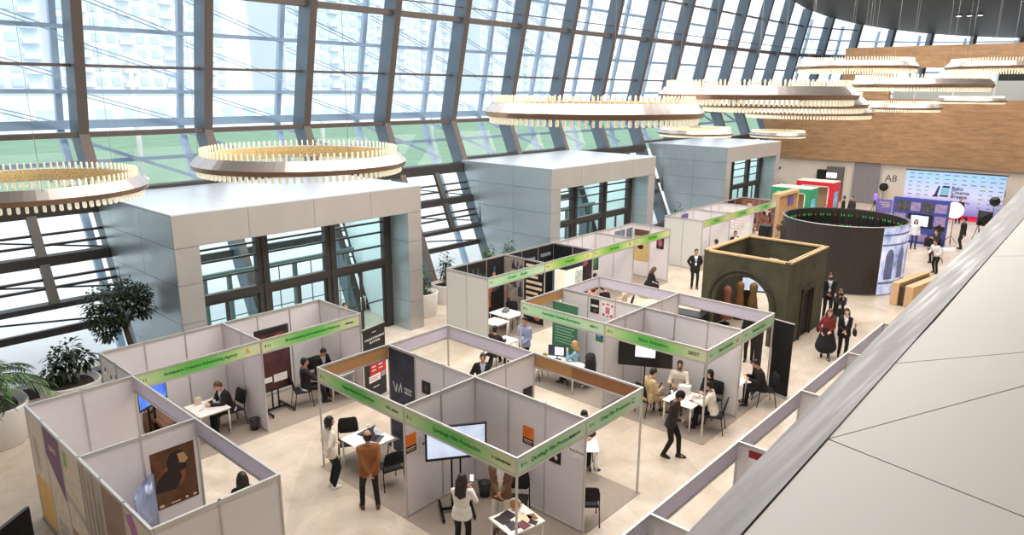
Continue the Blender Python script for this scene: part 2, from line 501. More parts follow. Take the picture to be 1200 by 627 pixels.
def wood_material():
    m = bpy.data.materials.new('wood_veneer'); m.use_nodes = True
    nt = m.node_tree; b = nt.nodes['Principled BSDF']
    tc = nt.nodes.new('ShaderNodeTexCoord'); mp = nt.nodes.new('ShaderNodeMapping'); mp.inputs['Scale'].default_value = (1, .5, 3.0)
    nt.links.new(tc.outputs['Object'], mp.inputs['Vector'])
    n1 = nt.nodes.new('ShaderNodeTexNoise'); n1.inputs['Scale'].default_value = 1.6; n1.inputs['Detail'].default_value = 9; n1.inputs['Roughness'].default_value = .7
    nt.links.new(mp.outputs['Vector'], n1.inputs['Vector'])
    r = nt.nodes.new('ShaderNodeValToRGB'); r.color_ramp.elements[0].position = .3; r.color_ramp.elements[1].position = .7
    r.color_ramp.elements[0].color = lin((130,98,68)); r.color_ramp.elements[1].color = lin((178,140,100))
    nt.links.new(n1.outputs['Fac'], r.inputs['Fac'])
    br = nt.nodes.new('ShaderNodeTexBrick'); br.inputs['Scale'].default_value = 1; br.inputs['Brick Width'].default_value = 2.4; br.inputs['Row Height'].default_value = .62
    br.inputs['Color1'].default_value = (1,1,1,1); br.inputs['Color2'].default_value = (.9,.88,.86,1); br.inputs['Mortar'].default_value = (.8,.78,.76,1); br.inputs['Mortar Size'].default_value = .008
    m3 = nt.nodes.new('ShaderNodeMapping'); m3.inputs['Rotation'].default_value = (PI/2, 0, PI/2)
    sw = nt.nodes.new('ShaderNodeSeparateXYZ'); cb = nt.nodes.new('ShaderNodeCombineXYZ')
    nt.links.new(tc.outputs['Object'], sw.inputs[0]); nt.links.new(sw.outputs['Y'], cb.inputs['X']); nt.links.new(sw.outputs['Z'], cb.inputs['Y'])
    nt.links.new(cb.outputs[0], br.inputs['Vector'])
    mx = nt.nodes.new('ShaderNodeMix'); mx.data_type = 'RGBA'; mx.blend_type = 'MULTIPLY'; mx.inputs['Factor'].default_value = 1
    nt.links.new(r.outputs['Color'], mx.inputs[6]); nt.links.new(br.outputs['Color'], mx.inputs[7])
    nt.links.new(mx.outputs[2], b.inputs['Base Color']); b.inputs['Roughness'].default_value = .45
    return m
M_WOOD = wood_material()
XE = 60.0
M_WALLW = mat('wall_plaster', (206,196,182), .7, 0, .02, 1)
struct(MB().box(XE+.35, XE+.6, -9, 23.6, 0, 3.6).build('wall_end', M_WALLW), 'pale lower end wall of the hall under the wood cladding', 'wall')
# wood cladding: full height strip, with an open gallery above z 8.1
wd = MB()
wd.prism([(XE, fy(3.25)+.1, 3.25), (XE, -9, 3.25), (XE, -9, 8.1), (XE, 25.2, 8.1), (XE, YK+.1, ZK)], (.5,0,0))
wd.box(XE, XE+.5, 15.5, 19.0, 8.1, 11.9)
wd.box(XE, XE+.5, -9, 15.5, 10.35, 11.9)
struct(wd.build('wall_far', M_WOOD), 'brown wood veneer cladding across the end of the hall', 'wall')
# gallery behind the opening
struct(MB().box(XE+.5, 84, -9, 26, 7.7, 8.05).build('floor_gallery', M_WALLW), 'upper gallery floor behind the wood wall', 'floor')
struct(MB().box(71, 71.3, 2, 14.6, 8.05, 11.9).build('wall_gallery', mat('gallery_wall',(96,92,88),.6)), 'dark back wall of the upper gallery', 'wall')
gr = thing('glass_balustrade', 'glass balustrade along the upper gallery opening in the wood wall', 'balustrade', (XE+.62, 0, 8.06))
MB().box(0, .03, -8.8, 15.4, 0, 1.35).build('glass_panel', mat('frosted_glass', (158,164,162), .25, 0, .03), gr)
for yy in (15.3, 13.9, 11.4, 8.9, 6.4, 3.9, 1.4, -1.1):
    MB().box(-.03, .06, yy-.05, yy+.05, 0, 2.25).build('balustrade_post', M_ALU, gr)
for (yy, hh) in ((12.9,1.9),(10.9,1.9),(9.0,1.9),(7.0,1.9)):
    pass
lp = MB()
struct(MB().box(66, 66.1, 9.6, 13.6, 9.2, 11.6).build('window_gallery', mat('lit_glazing', (206,226,228), .3, emit=.7)), 'lit glazing at the back of the upper gallery', 'window')
struct(MB().box(-14, 61, -9.3, -9, 0, 16.3).build('wall_right', M_WALLW), 'plain wall behind the balcony side', 'wall')
struct(MB().box(-14.3, -14, -9, 24, 0, 16.3).build('wall_near', M_WALLW), 'plain end wall behind the viewer', 'wall')

# ------------------------------------------------------------------ outside
M_PAVE = mat('pale_pavement', (236,234,230), .9, 0, .03, .3)
M_FIELD = mat('sports_turf', (122,152,124), .95, 0, .1, .25)
struct(MB().box(-160, 420, 24.4, 420, -.5, -.05).build('ground_outside', M_PAVE), 'pale paved ground outside the glass facade', 'ground')
struct(MB().box(-100, 330, 58, 152, -.05, 0.0).build('field_outside', M_FIELD), 'green sports pitch outside the glass facade', 'field')
# ------------------------------------------------------------------ buildings beyond the pitch
M_BWIN = mat('far_window', (196,210,226), .6, 0, .06)  # window tone kept pale too, standing for distance haze
def tower(x, y, w, d, h, rgb, label, floors, cols):
    t = thing('apartment_building', label, 'building', (x, y, -.05))
    rgb = tuple(int(255-(255-v)*.9) for v in rgb)  # wall colour drawn towards white in place of distance haze
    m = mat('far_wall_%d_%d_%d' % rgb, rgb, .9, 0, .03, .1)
    MB().box(-w/2, w/2, 0, d, 0, h).box(-w/2-.4, w/2+.4, -.4, d+.4, h, h+1.2).box(-w*.2, w*.2, d*.3, d*.7, h+1.2, h+4).build('facade_wall', m, t)
    wm = MB()
    for i in range(floors):
        for j in range(cols):
            z = 3 + (h-5)*i/floors; x0 = -w/2 + w*(j+.22)/cols; x1 = -w/2 + w*(j+.78)/cols
            wm.box(x0, x1, -.25, .1, z, z + (h-5)/floors*.55)
    wm.build('window_pane', M_BWIN, t)
    bm_ = MB()
    for j in range(1, cols, 3):
        x0 = -w/2 + w*(j)/cols; x1 = x0 + w/cols
        for i in range(floors):
            z = 2.6 + (h-5)*i/floors
            bm_.box(x0, x1, -1.5, 0, z, z+1.1)
    bm_.build('balcony', m, t)
    return t
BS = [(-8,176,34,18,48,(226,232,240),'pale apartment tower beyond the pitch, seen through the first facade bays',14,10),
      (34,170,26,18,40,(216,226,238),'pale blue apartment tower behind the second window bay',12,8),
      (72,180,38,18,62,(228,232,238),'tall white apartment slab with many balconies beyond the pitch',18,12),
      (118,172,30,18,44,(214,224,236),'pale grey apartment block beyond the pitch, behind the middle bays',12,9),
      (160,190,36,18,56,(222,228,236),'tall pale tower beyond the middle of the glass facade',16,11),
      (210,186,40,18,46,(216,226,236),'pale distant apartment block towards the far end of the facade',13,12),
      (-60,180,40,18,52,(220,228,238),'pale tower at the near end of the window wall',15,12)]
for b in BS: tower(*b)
t = thing('low_building', 'long low white building at the far side of the pitch', 'building', (60, 158, -.05))
MB().box(-110, 120, 0, 8, 0, 7.5).box(-111, 121, -.5, 8.5, 7.5, 8).build('facade_wall', mat('low_white', (236,238,240), .9), t)
w_ = MB()
for k in range(44): w_.box(-107+k*5.2, -104+k*5.2, -.2, .1, 2.2, 4.6)
w_.build('window_pane', M_BWIN, t)
for x, y in ((12.5,66),(27,72),(46,70),(66,74),(20,100)):
    t = thing('light_mast', 'slim white floodlight mast at the edge of the green pitch', 'mast', (x, y, -.05), group='floodlight masts by the pitch')
    MB().tube([(0,0,0),(0,0,11)], [.28,.16], 10).box(-.4,.4,-.4,.4,0,.3).build('pole', M_WHITEP, t)
    MB().box(-1.1,1.1,-.15,.15,11,11.6).build('lamp_bar', M_WHITEP, t)

# ------------------------------------------------------------------ entrance portals
def portal(x0, x1, label, idx):
    t = thing('entrance_portal', label, 'entrance', (x0, 19.09, 0))
    W = x1 - x0; zt = 5.3
    LP = .69; RP = .63; zo = 4.35
    yb = 24.4 - 19.09
    mw = W/4.0
    def ydep(z): return fy(min(z, ZK)) - 19.09 + .05
    # backing core (dark joints show between the panels)
    core = MB()
    for xa, xb in ((.03, .12), (W-.12, W-.03)):
        core.prism([(xa, .03, 0), (xa, .03, zt-.03), (xa, ydep(zt), zt-.03), (xa, ydep(0), 0)], (xb-xa, 0, 0))
    core.box(.03, W-.03, .03, .12, zo+.03, zt-.03)
    core.box(.03, LP-.03, .03, 1.0, 0, zo+.1)
    core.box(W-RP+.03, W-.03, .03, 1.0, 0, zo+.1)
    core.build('core', M_JOINT, t)
    rf = MB()
    g = .012
    for k in range(4):
        for q in range(2):
            ya, yc = (0, 2.62) if q == 0 else (2.62, ydep(zt))
            rf.box(k*mw+g/2, (k+1)*mw-g/2, ya+g/2, yc-g/2, zt-.04, zt)
    rf.build('roof', mat('roof_white_metal', (214,222,230), .3, .25, .02, 1.0), t)
    # soffit of the recess
    MB().box(LP, W-RP, .05, 1.05, zo, zo+.05).build('soffit', M_CLADB, t)
    # front: fascia panels and piers
    for k in range(4):
        MB().box(k*mw+g/2, (k+1)*mw-g/2, 0, .03, zo+.02, zt-.045).build('fascia_panel', M_CLADB, t)
    zz = [0, 1.1, 2.22, 3.32, zo+.01]
    for (xa, xb) in ((0, LP), (W-RP, W)):
        for k in range(4):
            MB().box(xa+g/2, xb-g/2, 0, .03, zz[k]+g/2, zz[k+1]-g/2).build('pier_panel', M_CLADB, t)
    # recess reveals
    for (xa, xb) in ((LP-.03, LP), (W-RP, W-RP+.03)):
        for k in range(4):
            MB().box(xa, xb, .035, 1.04, zz[k]+g/2, zz[k+1]-g/2).build('reveal_panel', M_CLAD, t)
    # side cladding on both flanks, cut to the slope of the facade at the back
    zs = [0, 1.1, 2.22, 3.32, 4.37, zt-.045]
    ys = [0, 2.2, 4.36, 9]
    for (xa, xb) in ((0, .03), (W-.03, W)):
        for k in range(5):
            for q in range(3):
                z0, z1 = zs[k]+g/2, zs[k+1]-g/2
                y0 = ys[q]+g/2 if q else .035
                a0, a1 = min(ys[q+1]-g/2, ydep(z0)), min(ys[q+1]-g/2, ydep(z1))
                if a1 - y0 < .05: 
                    continue
                MB().prism([(xa,y0,z0),(xa,a0,z0),(xa,a1,z1),(xa,y0,z1)], (xb-xa,0,0)).build('side_panel', M_CLAD, t)
    # glazed screen 1 m behind the front
    yg = 1.04
    gl = thing('door_screen', None, None); gl.parent = t; gl.name = 'glazed_screen'
    xs = [LP, 3.05, 5.53, 7.92 if W > 8.7 else W-RP-.18]
    xs[3] = W-RP-.16
    fr = MB()
    for x in xs[1:3]:
        fr.box(x-.2, x+.2, yg-.06, yg+.16, 0, zo)
        fr.box(x-.03, x+.03, yg-.1, yg-.05, 0, zo)
    fr.box(xs[3]-.16, xs[3]+.16, yg-.06, yg+.16, 0, zo)
    fr.box(LP, LP+.1, yg-.06, yg+.16, 0, zo)
    fr.box(LP, W-RP, yg-.08, yg+.12, 2.38, 2.62)
    fr.box(LP, W-RP, yg-.05, yg+.1, zo-.08, zo)
    fr.build('screen_frame', M_DARK, gl)
    for z in (3.1, 3.6, 3.98):
        MB().box(LP, W-RP-.16, yg-.03, yg+.05, z-.03, z+.03).build('glazing_bar', M_DARK, gl)
    gp = MB()
    gp.quad((LP, yg, 2.66), (W-RP-.16, yg, 2.66), (W-RP-.16, yg, zo-.08), (LP, yg, zo-.08))
    gp.build('pane', M_GLASSC, gl)
    # doors: three pairs of leaves
    ed = [LP+.1, xs[1]-.2, xs[1]+.2, xs[2]-.2, xs[2]+.2, xs[3]-.16]
    for k in range(3):
        a, b = ed[2*k], ed[2*k+1]; m_ = (a+b)/2
        for (p, q) in ((a, m_), (m_, b)):
            d = MB(); e = .055
            d.box(p, p+e, yg, yg+.06, .02, 2.36).box(q-e, q, yg, yg+.06, .02, 2.36).box(p+e, q-e, yg, yg+.06, .02, .14).box(p+e, q-e, yg, yg+.06, 2.28, 2.36)
            d.box(p+e, q-e, yg, yg+.05, 1.05, 1.09)
            o = d.build('door', M_DARK, gl)
            MB().quad((p+e, yg+.03, .14), (q-e, yg+.03, .14), (q-e, yg+.03, 2.28), (p+e, yg+.03, 2.28)).build('door_glass', M_GLASSC, o)
            MB().tube([(q-.1 if p == a else p+.1, yg-.05, .9), (q-.1 if p == a else p+.1, yg-.05, 1.4)], .014).build('pull_handle', M_ALU, o)
    # pale lining inside the vestibule
    li = MB()
    for xa in (.14, W-.2): li.prism([(xa, yg+.2, 0), (xa, yg+.2, zt-.06), (xa, ydep(zt)-.3, zt-.06), (xa, ydep(0)-.3, 0)], (.06, 0, 0))
    li.box(.2, W-.2, yg+.2, ydep(zt)-.3, zt-.12, zt-.06)
    li.build('inner_lining', mat('lining_pale', (232,244,244), .4, .1, .02, 1), t)
    l_ = area('vestibule_fill_light', (x0 + W/2, 19.09+2.6, zt-.16), 6, 2, VEST_FILL_POWER, (.86,.97,1))  # unseen fill light added under the roof to brighten the lining
    # outer doors at the facade line
    of = MB()
    for x in (LP+.4, 2.2, 3.05, 4.3, 5.53, 6.8, W-RP-.3):
        of.box(x-.07, x+.07, 3.3, 3.42, 0, 2.5)
    of.box(LP, W-RP, 3.28, 3.44, 2.45, 2.62)
    for x in (1.6, 3.7, 4.9, 6.2, 7.4):
        of.box(x-.012, x+.012, 3.34, 3.38, 0, 2.45)
    of.box(LP, W-RP, 3.34, 3.38, 1.0, 1.03)
    of.build('outer_door_frame', mat('teal_frame', (104,124,122), .4, .3), t)
    return t
PL = ['beige and silver panelled entrance vestibule nearest the big leafy tree',
      'panelled entrance vestibule in the middle, behind the dark poster booths',
      'small-looking panelled entrance vestibule at the far end beside the wood wall']
for i, (a, b) in enumerate(PORTALS): portal(a, b, PL[i], i)

# ------------------------------------------------------------------ ring chandeliers
M_RINGTOP = mat('ring_satin', (196,188,184), .26, .7, .03, 2)
M_RINGSIDE = mat('ring_bronze', (150,126,108), .28, .75, .05, 2)
M_CRYS = mat('crystal_glow', (255,246,222), .3, emit=.3)
M_CRYSI = mat('crystal_warm', (214,188,136), .35, .2, .35, 40, emit=.1)
M_CRYSU = mat('crystal_cream', (255,244,214), .3, emit=.22)
def crystal_mesh(h0, h1, w):
    return MB().rings([[( w*a, w*b, h) for a, b in ((-1,-1),(1,-1),(1,1),(-1,1))] if f else [(w*.55*a, w*.55*b, h) for a, b in ((-1,-1),(1,-1),(1,1),(-1,1))] for h, f in ((h0,0),(h0+(h1-h0)*.25,1),(h0+(h1-h0)*.85,1),(h1,0))]).mesh('crystal')
CR_UP = crystal_mesh(0, .13, .015); CR_UP.materials.append(M_CRYSU)
CR_DN = crystal_mesh(0, -.12, .024); CR_DN.materials.append(M_CRYS)
def chandelier(x, y, z, D, label, detail, rz=0.0, tilt=(0,0), grp=None, ncr=100):
    R = D/2
    t = thing('ring_chandelier', label, 'chandelier', (x, y, z), rz, grp)
    t.rotation_euler = (tilt[0], tilt[1], rz)
    n = 72
    rn = lambda r, h: [(r*math.cos(2*PI*k/n), r*math.sin(2*PI*k/n), h) for k in range(n)]
    top = MB().rings([rn(R-.23, .11), rn(R-.15, .12), rn(R, -.04)], 0, False, caps=False)
    top.build('upper_rim', M_RINGTOP, t)
    MB().rings([rn(R-.0, -.04), rn(R-.03, -.13), rn(R-.08, -.135), rn(R-.24, -.11)], 0, False, caps=False).build('lower_rim', M_RINGSIDE, t)
    MB().rings([rn(R-.24, -.11), rn(R-.25, .0), rn(R-.23, .11)], 0, True, caps=False).build('glow_band', M_CRYSI, t)
    for me, rr, zz, nm in ((CR_UP, R-.19, .11, 'upper_crystal'), (CR_DN, R-.12, -.13, 'lower_crystal')):
        N = int(2*PI*rr/.09)
        if detail:
            for k in range(min(N, ncr)):
                a = 2*PI*k/min(N, ncr)
                o = bpy.data.objects.new(nm, me); COL.objects.link(o); o.parent = t
                o.location = (rr*math.cos(a), rr*math.sin(a), zz); o.rotation_euler = (0,0,a)
        else:
            mb = MB()
            for k in range(N):
                a = 2*PI*k/N; c, s = math.cos(a), math.sin(a)
                mb.add([(rr*c + v.co.x*c - v.co.y*s, rr*s + v.co.x*s + v.co.y*c, zz + v.co.z) for v in me.vertices], [tuple(p.vertices) for p in me.polygons])
            o = mb.build(nm.replace('crystal', 'crystal_fringe'), M_CRYSU if me is CR_UP else M_CRYS, t); o['kind'] = 'stuff'
    cb = MB()
    for k in range(3):
        a = 2*PI*k/3 + .4
        cb.tube([((R-.12)*math.cos(a), (R-.12)*math.sin(a), .09), ((R-.12)*math.cos(a), (R-.12)*math.sin(a), zceil(x) - z)], .004, 5)
    cb.build('hanging_cable', M_ALU, t)
    return t
CH = [((3.59,15.0,6.86),'crystal ring chandelier cut by the picture edge, above the planters',1),
      ((7.53,12.22,7.26),'low crystal ring chandelier hanging before the first vestibule roof',1),
      ((10.88,7.77,8.24),'big crystal ring chandelier hanging before the middle vestibule',1),
      ((14.72,6.38,8.55),'topmost of the stacked long rings in front of the wood wall corner',0),
      ((18.06,7.13,8.33),'second ring down in the stack overlapping the wood wall corner',0),
      ((24.01,8.58,8.0),'third ring down in the stack by the wood wall corner, partly behind the others',0),
      ((37.99,9.48,7.94),'thin ring just beyond the stacked rings, below the gallery balustrade',0),
      ((25.35,5.73,8.85),'ring chandelier in front of the frosted gallery balustrade',0),
      ((27.5,8.31,9.48),'ring chandelier under the dark ceiling, in front of the wood wall top',0),
      ((32.11,4.43,9.54),'ring chandelier at the upper picture edge, cut off',0),
      ((54.93,9.27,8.14),'smallest flat ring low against the wood wall near the gallery posts',0),
      ((35.35,18.47,6.48),'small ring hanging over the roof of the end vestibule',0),
      ((51.28,20.26,5.66),'small low ring where the end vestibule meets the wood wall',0)]
for p, lab, det in CH: chandelier(*p, 4.0, lab, det, grp='ring chandeliers over the hall')

# ------------------------------------------------------------------ balcony parapet
ZP = 7.4
M_PARA = mat('parapet_white', (212,209,203), .5, 0, .015, .8)
M_COPE = mat('coping_reflection_streaks', (140,139,140), .42, .0, .26, 2.2, stretch=(.6,16,1), rvar=.14, spec=.3)  # stretched streaks paint reflections into the coping's base colour
par = thing('balcony_parapet', 'wide white faceted balcony parapet with a metal coping streaked with painted reflections', 'parapet', (0,0,0))
I = [(-1.2,.602),(1.66,.65),(2.38,.665),(4.12,.70),(6.10,.75),(8.2,.80),(12.5,.90)]
O = [(-1.2,.65),(1.56,.76),(11.19,1.15),(12.5,1.203)]
def para_panel(poly):
    # shrink a little so that a dark joint stays open between the facets
    cx = sum(p[0] for p in poly)/len(poly); cy = sum(p[1] for p in poly)/len(poly)
    q = []
    for i in range(len(poly)):
        a = Vector(poly[i-1]); b = Vector(poly[i]); c = Vector(poly[(i+1)%len(poly)])
        e1 = (b-a).normalized(); e2 = (c-b).normalized()
        n1 = Vector((-e1.y, e1.x)); n2 = Vector((-e2.y, e2.x))
        m = (n1+n2); m = m/max(.3, (1+n1.dot(n2)))
        q.append(b + m*.0035)
    MB().prism([(p.x, p.y, ZP-.03) for p in q], (0,0,.03)).build('facet_panel', M_PARA, par)
P0 = (2.38,.665)
para_panel([P0, (2.28,.10), (1.6,-3.7), (-1.2,-3.7), (-1.2,.602), (1.66,.65)][::-1] if False else [(-1.2,.602), (-1.2,-3.4), (1.69,-3.4), (2.28,.10), P0, (1.66,.65)])
para_panel([P0, (2.28,.10), (1.69,-3.4), (8.0,-3.4), (3.39,.23)])
para_panel([P0, (3.39,.23), (4.87,-.42), (6.4,-1.1), (5.0,.02), (4.12-.25,.28), (3.87,.28), (4.12,.70)] if False else [P0, (3.39,.23), (8.0,-1.8), (3.87,.28), (4.12,.70)] if False else [P0, (3.39,.23), (5.4,-.64), (3.87,.28), (3.3,.69)])
para_panel([(3.3,.69), (3.87,.28), (5.4,-.64), (7.2,-.55), (6.28,.57), (6.10,.75), (4.12,.70)])
para_panel([(6.10,.75), (6.28,.57), (7.2,-.55), (12.5,-.55), (12.5,.90), (8.2,.80)])
para_panel([(5.4,-.64), (8.0,-1.9), (12.5,-1.9), (12.5,-.56), (7.2,-.56)])
MB().prism([(x, y-.0, ZP-.04) for x, y in [(-1.2,.6),(-1.2,-3.4),(12.5,-3.4),(12.5,.9)]], (0,0,.012)).build('joint_bed', M_JOINT, par)
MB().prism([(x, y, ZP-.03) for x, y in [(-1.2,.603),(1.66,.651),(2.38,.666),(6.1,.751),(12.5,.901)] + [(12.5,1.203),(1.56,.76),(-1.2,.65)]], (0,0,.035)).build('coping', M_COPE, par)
MB().prism([(x, y, 6.6) for x, y in [(-1.2,.52),(12.5,.80),(12.5,1.1),(1.56,.70),(-1.2,.62)]], (0,0,.77)).build('front_face', M_PARA, par)
# ------------------------------------------------------------------ exhibition booths
def green_material(name, mid, end, horizontal=True):
    """printed fascia film: pale ends, saturated green in the middle (generated coordinates run along the strip)"""
    m = bpy.data.materials.new(name); m.use_nodes = True
    nt = m.node_tree; b = nt.nodes['Principled BSDF']
    uv = nt.nodes.new('ShaderNodeUVMap'); sp = nt.nodes.new('ShaderNodeSeparateXYZ'); nt.links.new(uv.outputs[0], sp.inputs[0])
    nz = nt.nodes.new('ShaderNodeTexNoise'); nz.inputs['Scale'].default_value = 5; nz.inputs['Detail'].default_value = 4
    nt.links.new(uv.outputs[0], nz.inputs['Vector'])
    ma = nt.nodes.new('ShaderNodeMath'); ma.operation = 'MULTIPLY_ADD'; ma.inputs[1].default_value = .25; nt.links.new(nz.outputs['Fac'], ma.inputs[0]); nt.links.new(sp.outputs['X'], ma.inputs[2])
    r = nt.nodes.new('ShaderNodeValToRGB'); e = r.color_ramp.elements
    e[0].position = .12; e[0].color = lin(end); e[1].position = 1.0; e[1].color = lin(end)
    for p, c in ((.34, tuple((a*.5+b_*.5) for a, b_ in zip(mid, end))), (.52, mid), (.68, mid), (.84, tuple((a*.5+b_*.5) for a, b_ in zip(mid, end)))):
        q = e.new(p); q.color = lin(c)
    nt.links.new(ma.outputs[0], r.inputs['Fac']); nt.links.new(r.outputs['Color'], b.inputs['Base Color']); b.inputs['Roughness'].default_value = .5
    return m
M_GREEN = green_material('fascia_green', (96,190,84), (206,216,168))
M_MINT = green_material('fascia_mint', (158,214,160), (192,222,186))  # paler green: side light put into the print of boards facing across the hall
M_LIME = green_material('fascia_lime', (120,196,70), (214,220,150))
M_FBACK = mat('fascia_back_lilac', (206,199,214), .6, 0, .02)
M_FWOOD = M_CHIP
HB = 2.5
class Booth:
    def __init__(s, name_label, x, y):
        s.t = thing('exhibition_booth', name_label, 'exhibition booth', (x, y, 0)); s.x = x; s.y = y; s.posts = set()
    def post(s, x, y, z0=0.0):
        k = (round(x, 2), round(y, 2))
        if k in s.posts: return
        s.posts.add(k)
        x -= s.x; y -= s.y; r = .026
        MB().rings([[(x + r*math.cos(PI/8+PI*q/4), y + r*math.sin(PI/8+PI*q/4), z) for q in range(8)] for z in (0, HB)]).build('post', M_ALU, s.t)
    def wall(s, a, b, n, mats=None):
        """n panels from a to b, each one metre wide; mats[k] = material of panel k"""
        ax, ay = a[0]-s.x, a[1]-s.y; bx, by = b[0]-s.x, b[1]-s.y
        d = Vector((bx-ax, by-ay, 0)); L = d.length; d.normalize(); nrm = Vector((-d.y, d.x, 0))
        for k in range(n+1): s.post(a[0]+(b[0]-a[0])*k/n, a[1]+(b[1]-a[1])*k/n)
        for z, nm in ((HB-.03, 'top_rail'), (.035, 'bottom_rail')):
            MB().beam((ax+d.x*.02, ay+d.y*.02, z), (bx-d.x*.02, by-d.y*.02, z), .045, .06).build(nm, M_ALU, s.t)
        for k in range(n):
            p = Vector((ax, ay, 0)) + d*(L*k/n + .024); q = Vector((ax, ay, 0)) + d*(L*(k+1)/n - .024)
            m = M_PANEL if not mats or not mats[k] else mats[k]
            MB().beam((p.x, p.y, 1.265), (q.x, q.y, 1.265), .012, 2.40).build('wall_panel', m, s.t)
    def fascia(s, a, b, side, front, back, txt=None, tm=None, logo=None, size=.15, num=True, split=None):
        """header board from a to b; side=+1/-1 picks the printed face (left/right of a->b)"""
        ax, ay = a[0]-s.x, a[1]-s.y; bx, by = b[0]-s.x, b[1]-s.y
        d = Vector((bx-ax, by-ay, 0)); L = d.length; d.normalize(); nrm = Vector((-d.y, d.x, 0))*side
        s.post(*a); s.post(*b)
        root = MB().beam((ax+d.x*.03, ay+d.y*.03, 2.31), (bx-d.x*.03, by-d.y*.03, 2.31), .012, .30).build('fascia_board', back, s.t)
        if split:
            p = Vector((ax,ay,0)) + d*L*split
            MB().beam((p.x, p.y, 2.31), (bx-d.x*.03, by-d.y*.03, 2.31), .016, .30).build('fascia_half', mat('chip_dark',(150,100,62),.7,0,.12,14), root)
        for z in (2.475, 2.145):
            MB().beam((ax+d.x*.02, ay+d.y*.02, z), (bx-d.x*.02, by-d.y*.02, z), .04, .045).build('fascia_rail', M_ALU, root)
        if front:
            o = nrm*.0095
            p0 = Vector((ax,ay,2.17)) + d*.03 + o; p1 = Vector((bx,by,2.17)) - d*.03 + o
            if side > 0: p0, p1 = p1, p0          # text must read left to right seen from the printed side
            up = Vector((0,0,.28))
            me = bpy.data.meshes.new('fascia_print'); me.from_pydata([tuple(p0), tuple(p1), tuple(p1+up), tuple(p0+up)], [], [(0,1,2,3)])
            uvl = me.uv_layers.new(name='UVMap')
            for q, c in enumerate(((0,0),(1,0),(1,.1),(0,.1))): uvl.data[q].uv = c
            me.materials.append(front)
            fo = bpy.data.objects.new('fascia_print', me); COL.objects.link(fo); fo.parent = root
            run = (p1-p0).normalized()
            e = nrm*.002
            if txt:
                c = (p0+p1)/2 + Vector((0,0,.14)) + e
                text_mesh('lettering', txt, size, tuple(c), run, (0,0,1), tm or M_INKG, root, .001, 'CENTER', .002)
            if num:
                # little green leaf mark beside the stand number
                c = p0 + run*.14 + Vector((0,0,.14)) + e
                mk = MB()
                for dx, dz, w, h in ((-.05,0,.045,.10),(.02,.0,.03,.07),(.075,-.01,.02,.09)):
                    q0 = c + run*dx + Vector((0,0,dz))
                    mk.prism([tuple(q0 - run*w*.6), tuple(q0 + Vector((0,0,h*.6))), tuple(q0 + run*w*.6), tuple(q0 - Vector((0,0,h*.6)))], tuple(nrm*.001))
                mk.build('leaf_logo', mat('leaf_green',(58,140,50),.6), root)
            if logo:
                lt, lm, ls = logo
                c = p1 - run*.33 + Vector((0,0,.14)) + e
                text_mesh('logo', lt, ls, tuple(c), run, (0,0,1), lm, root, .001, 'CENTER', .003)
        return root
M_PRC = mat('poster_cream', (214,200,180), .6, 0, .05, 3)
M_DKPOST = mat('poster_night', (22,21,24), .5, 0, .5, 3)

# --- block by the near edge, two booths deep along the wall of prints
bL = Booth('white panel booths with printed posters outside, at the bottom corner by the white planter', 3.15, 15.67)
bL.wall((3.15,15.67),(5.15,15.67),2)
bL.wall((3.15,12.67),(5.15,12.67),2)
bL.wall((3.15,9.67),(5.15,9.67),2)
bL.wall((3.15,15.67),(3.15,9.67),6)
bL.fascia((5.15,15.67),(5.15,12.67),1,None,M_FBACK)
bL.fascia((5.15,12.67),(5.15,9.67),1,None,M_FBACK)
# --- block against the first vestibule
bB = Booth('pair of white booths with green header boards in front of the first vestibule', 5.18, 17.72)
bB.wall((5.18,17.72),(11.18,17.72),6)
bB.wall((5.18,17.72),(5.18,15.72),2)
bB.wall((8.18,17.72),(8.18,15.72),2)
bB.wall((11.18,17.72),(11.18,15.72),2)
bB.fascia((5.18,15.72),(8.18,15.72),-1,M_GREEN,M_FBACK,'Antiquare Creative Advertising Agency',None,('A',mat('logo_gold',(214,170,60),.5),.2),.11)
bB.fascia((8.18,15.72),(11.18,15.72),-1,M_GREEN,M_FBACK,'Broadcasting Entertainment Platform',None,('azdrama',M_INK,.08),.11)
# --- front block
bF = Booth('front block of four open booths round white walls, with the bright screen', 8.16, 13.17)
bF.wall((10.16,13.17),(10.16,10.17),3,[mat('panel_navy_print',(36,42,62),.5,0,.5,2),None,None])
bF.wall((10.16,10.17),(10.16,7.17),3)
bF.wall((8.16,10.17),(10.16,10.17),2)
bF.wall((10.16,10.17),(12.16,10.17),2)
bF.fascia((8.16,13.17),(8.16,10.17),-1,M_GREEN,M_FBACK,'Vision Media Production',None,('WA vision',M_INK,.09),.115)
bF.fascia((8.16,10.17),(8.16,7.17),-1,M_GREEN,M_FBACK,'Qarabagh Film Production',None,('O QARABAGH',M_INK,.07),.12)
bF.fascia((8.16,7.17),(10.16,7.17),-1,M_MINT,M_FBACK,'Qarabagh Film Production',None,('QARABAGH',M_INK,.06),.12)
bF.fascia((10.16,7.17),(12.16,7.17),-1,M_MINT,M_FBACK,'Cinay Film Production',None,('C',M_INK,.16),.12)
bF.fascia((8.16,13.17),(10.16,13.17),1,None,M_FWOOD)
bF.fascia((10.16,13.17),(12.16,13.17),1,None,M_FBACK)
bF.fascia((12.16,13.17),(12.16,10.17),1,None,M_FBACK)
bF.fascia((12.16,10.17),(12.16,7.17),1,None,M_FWOOD,split=.38)
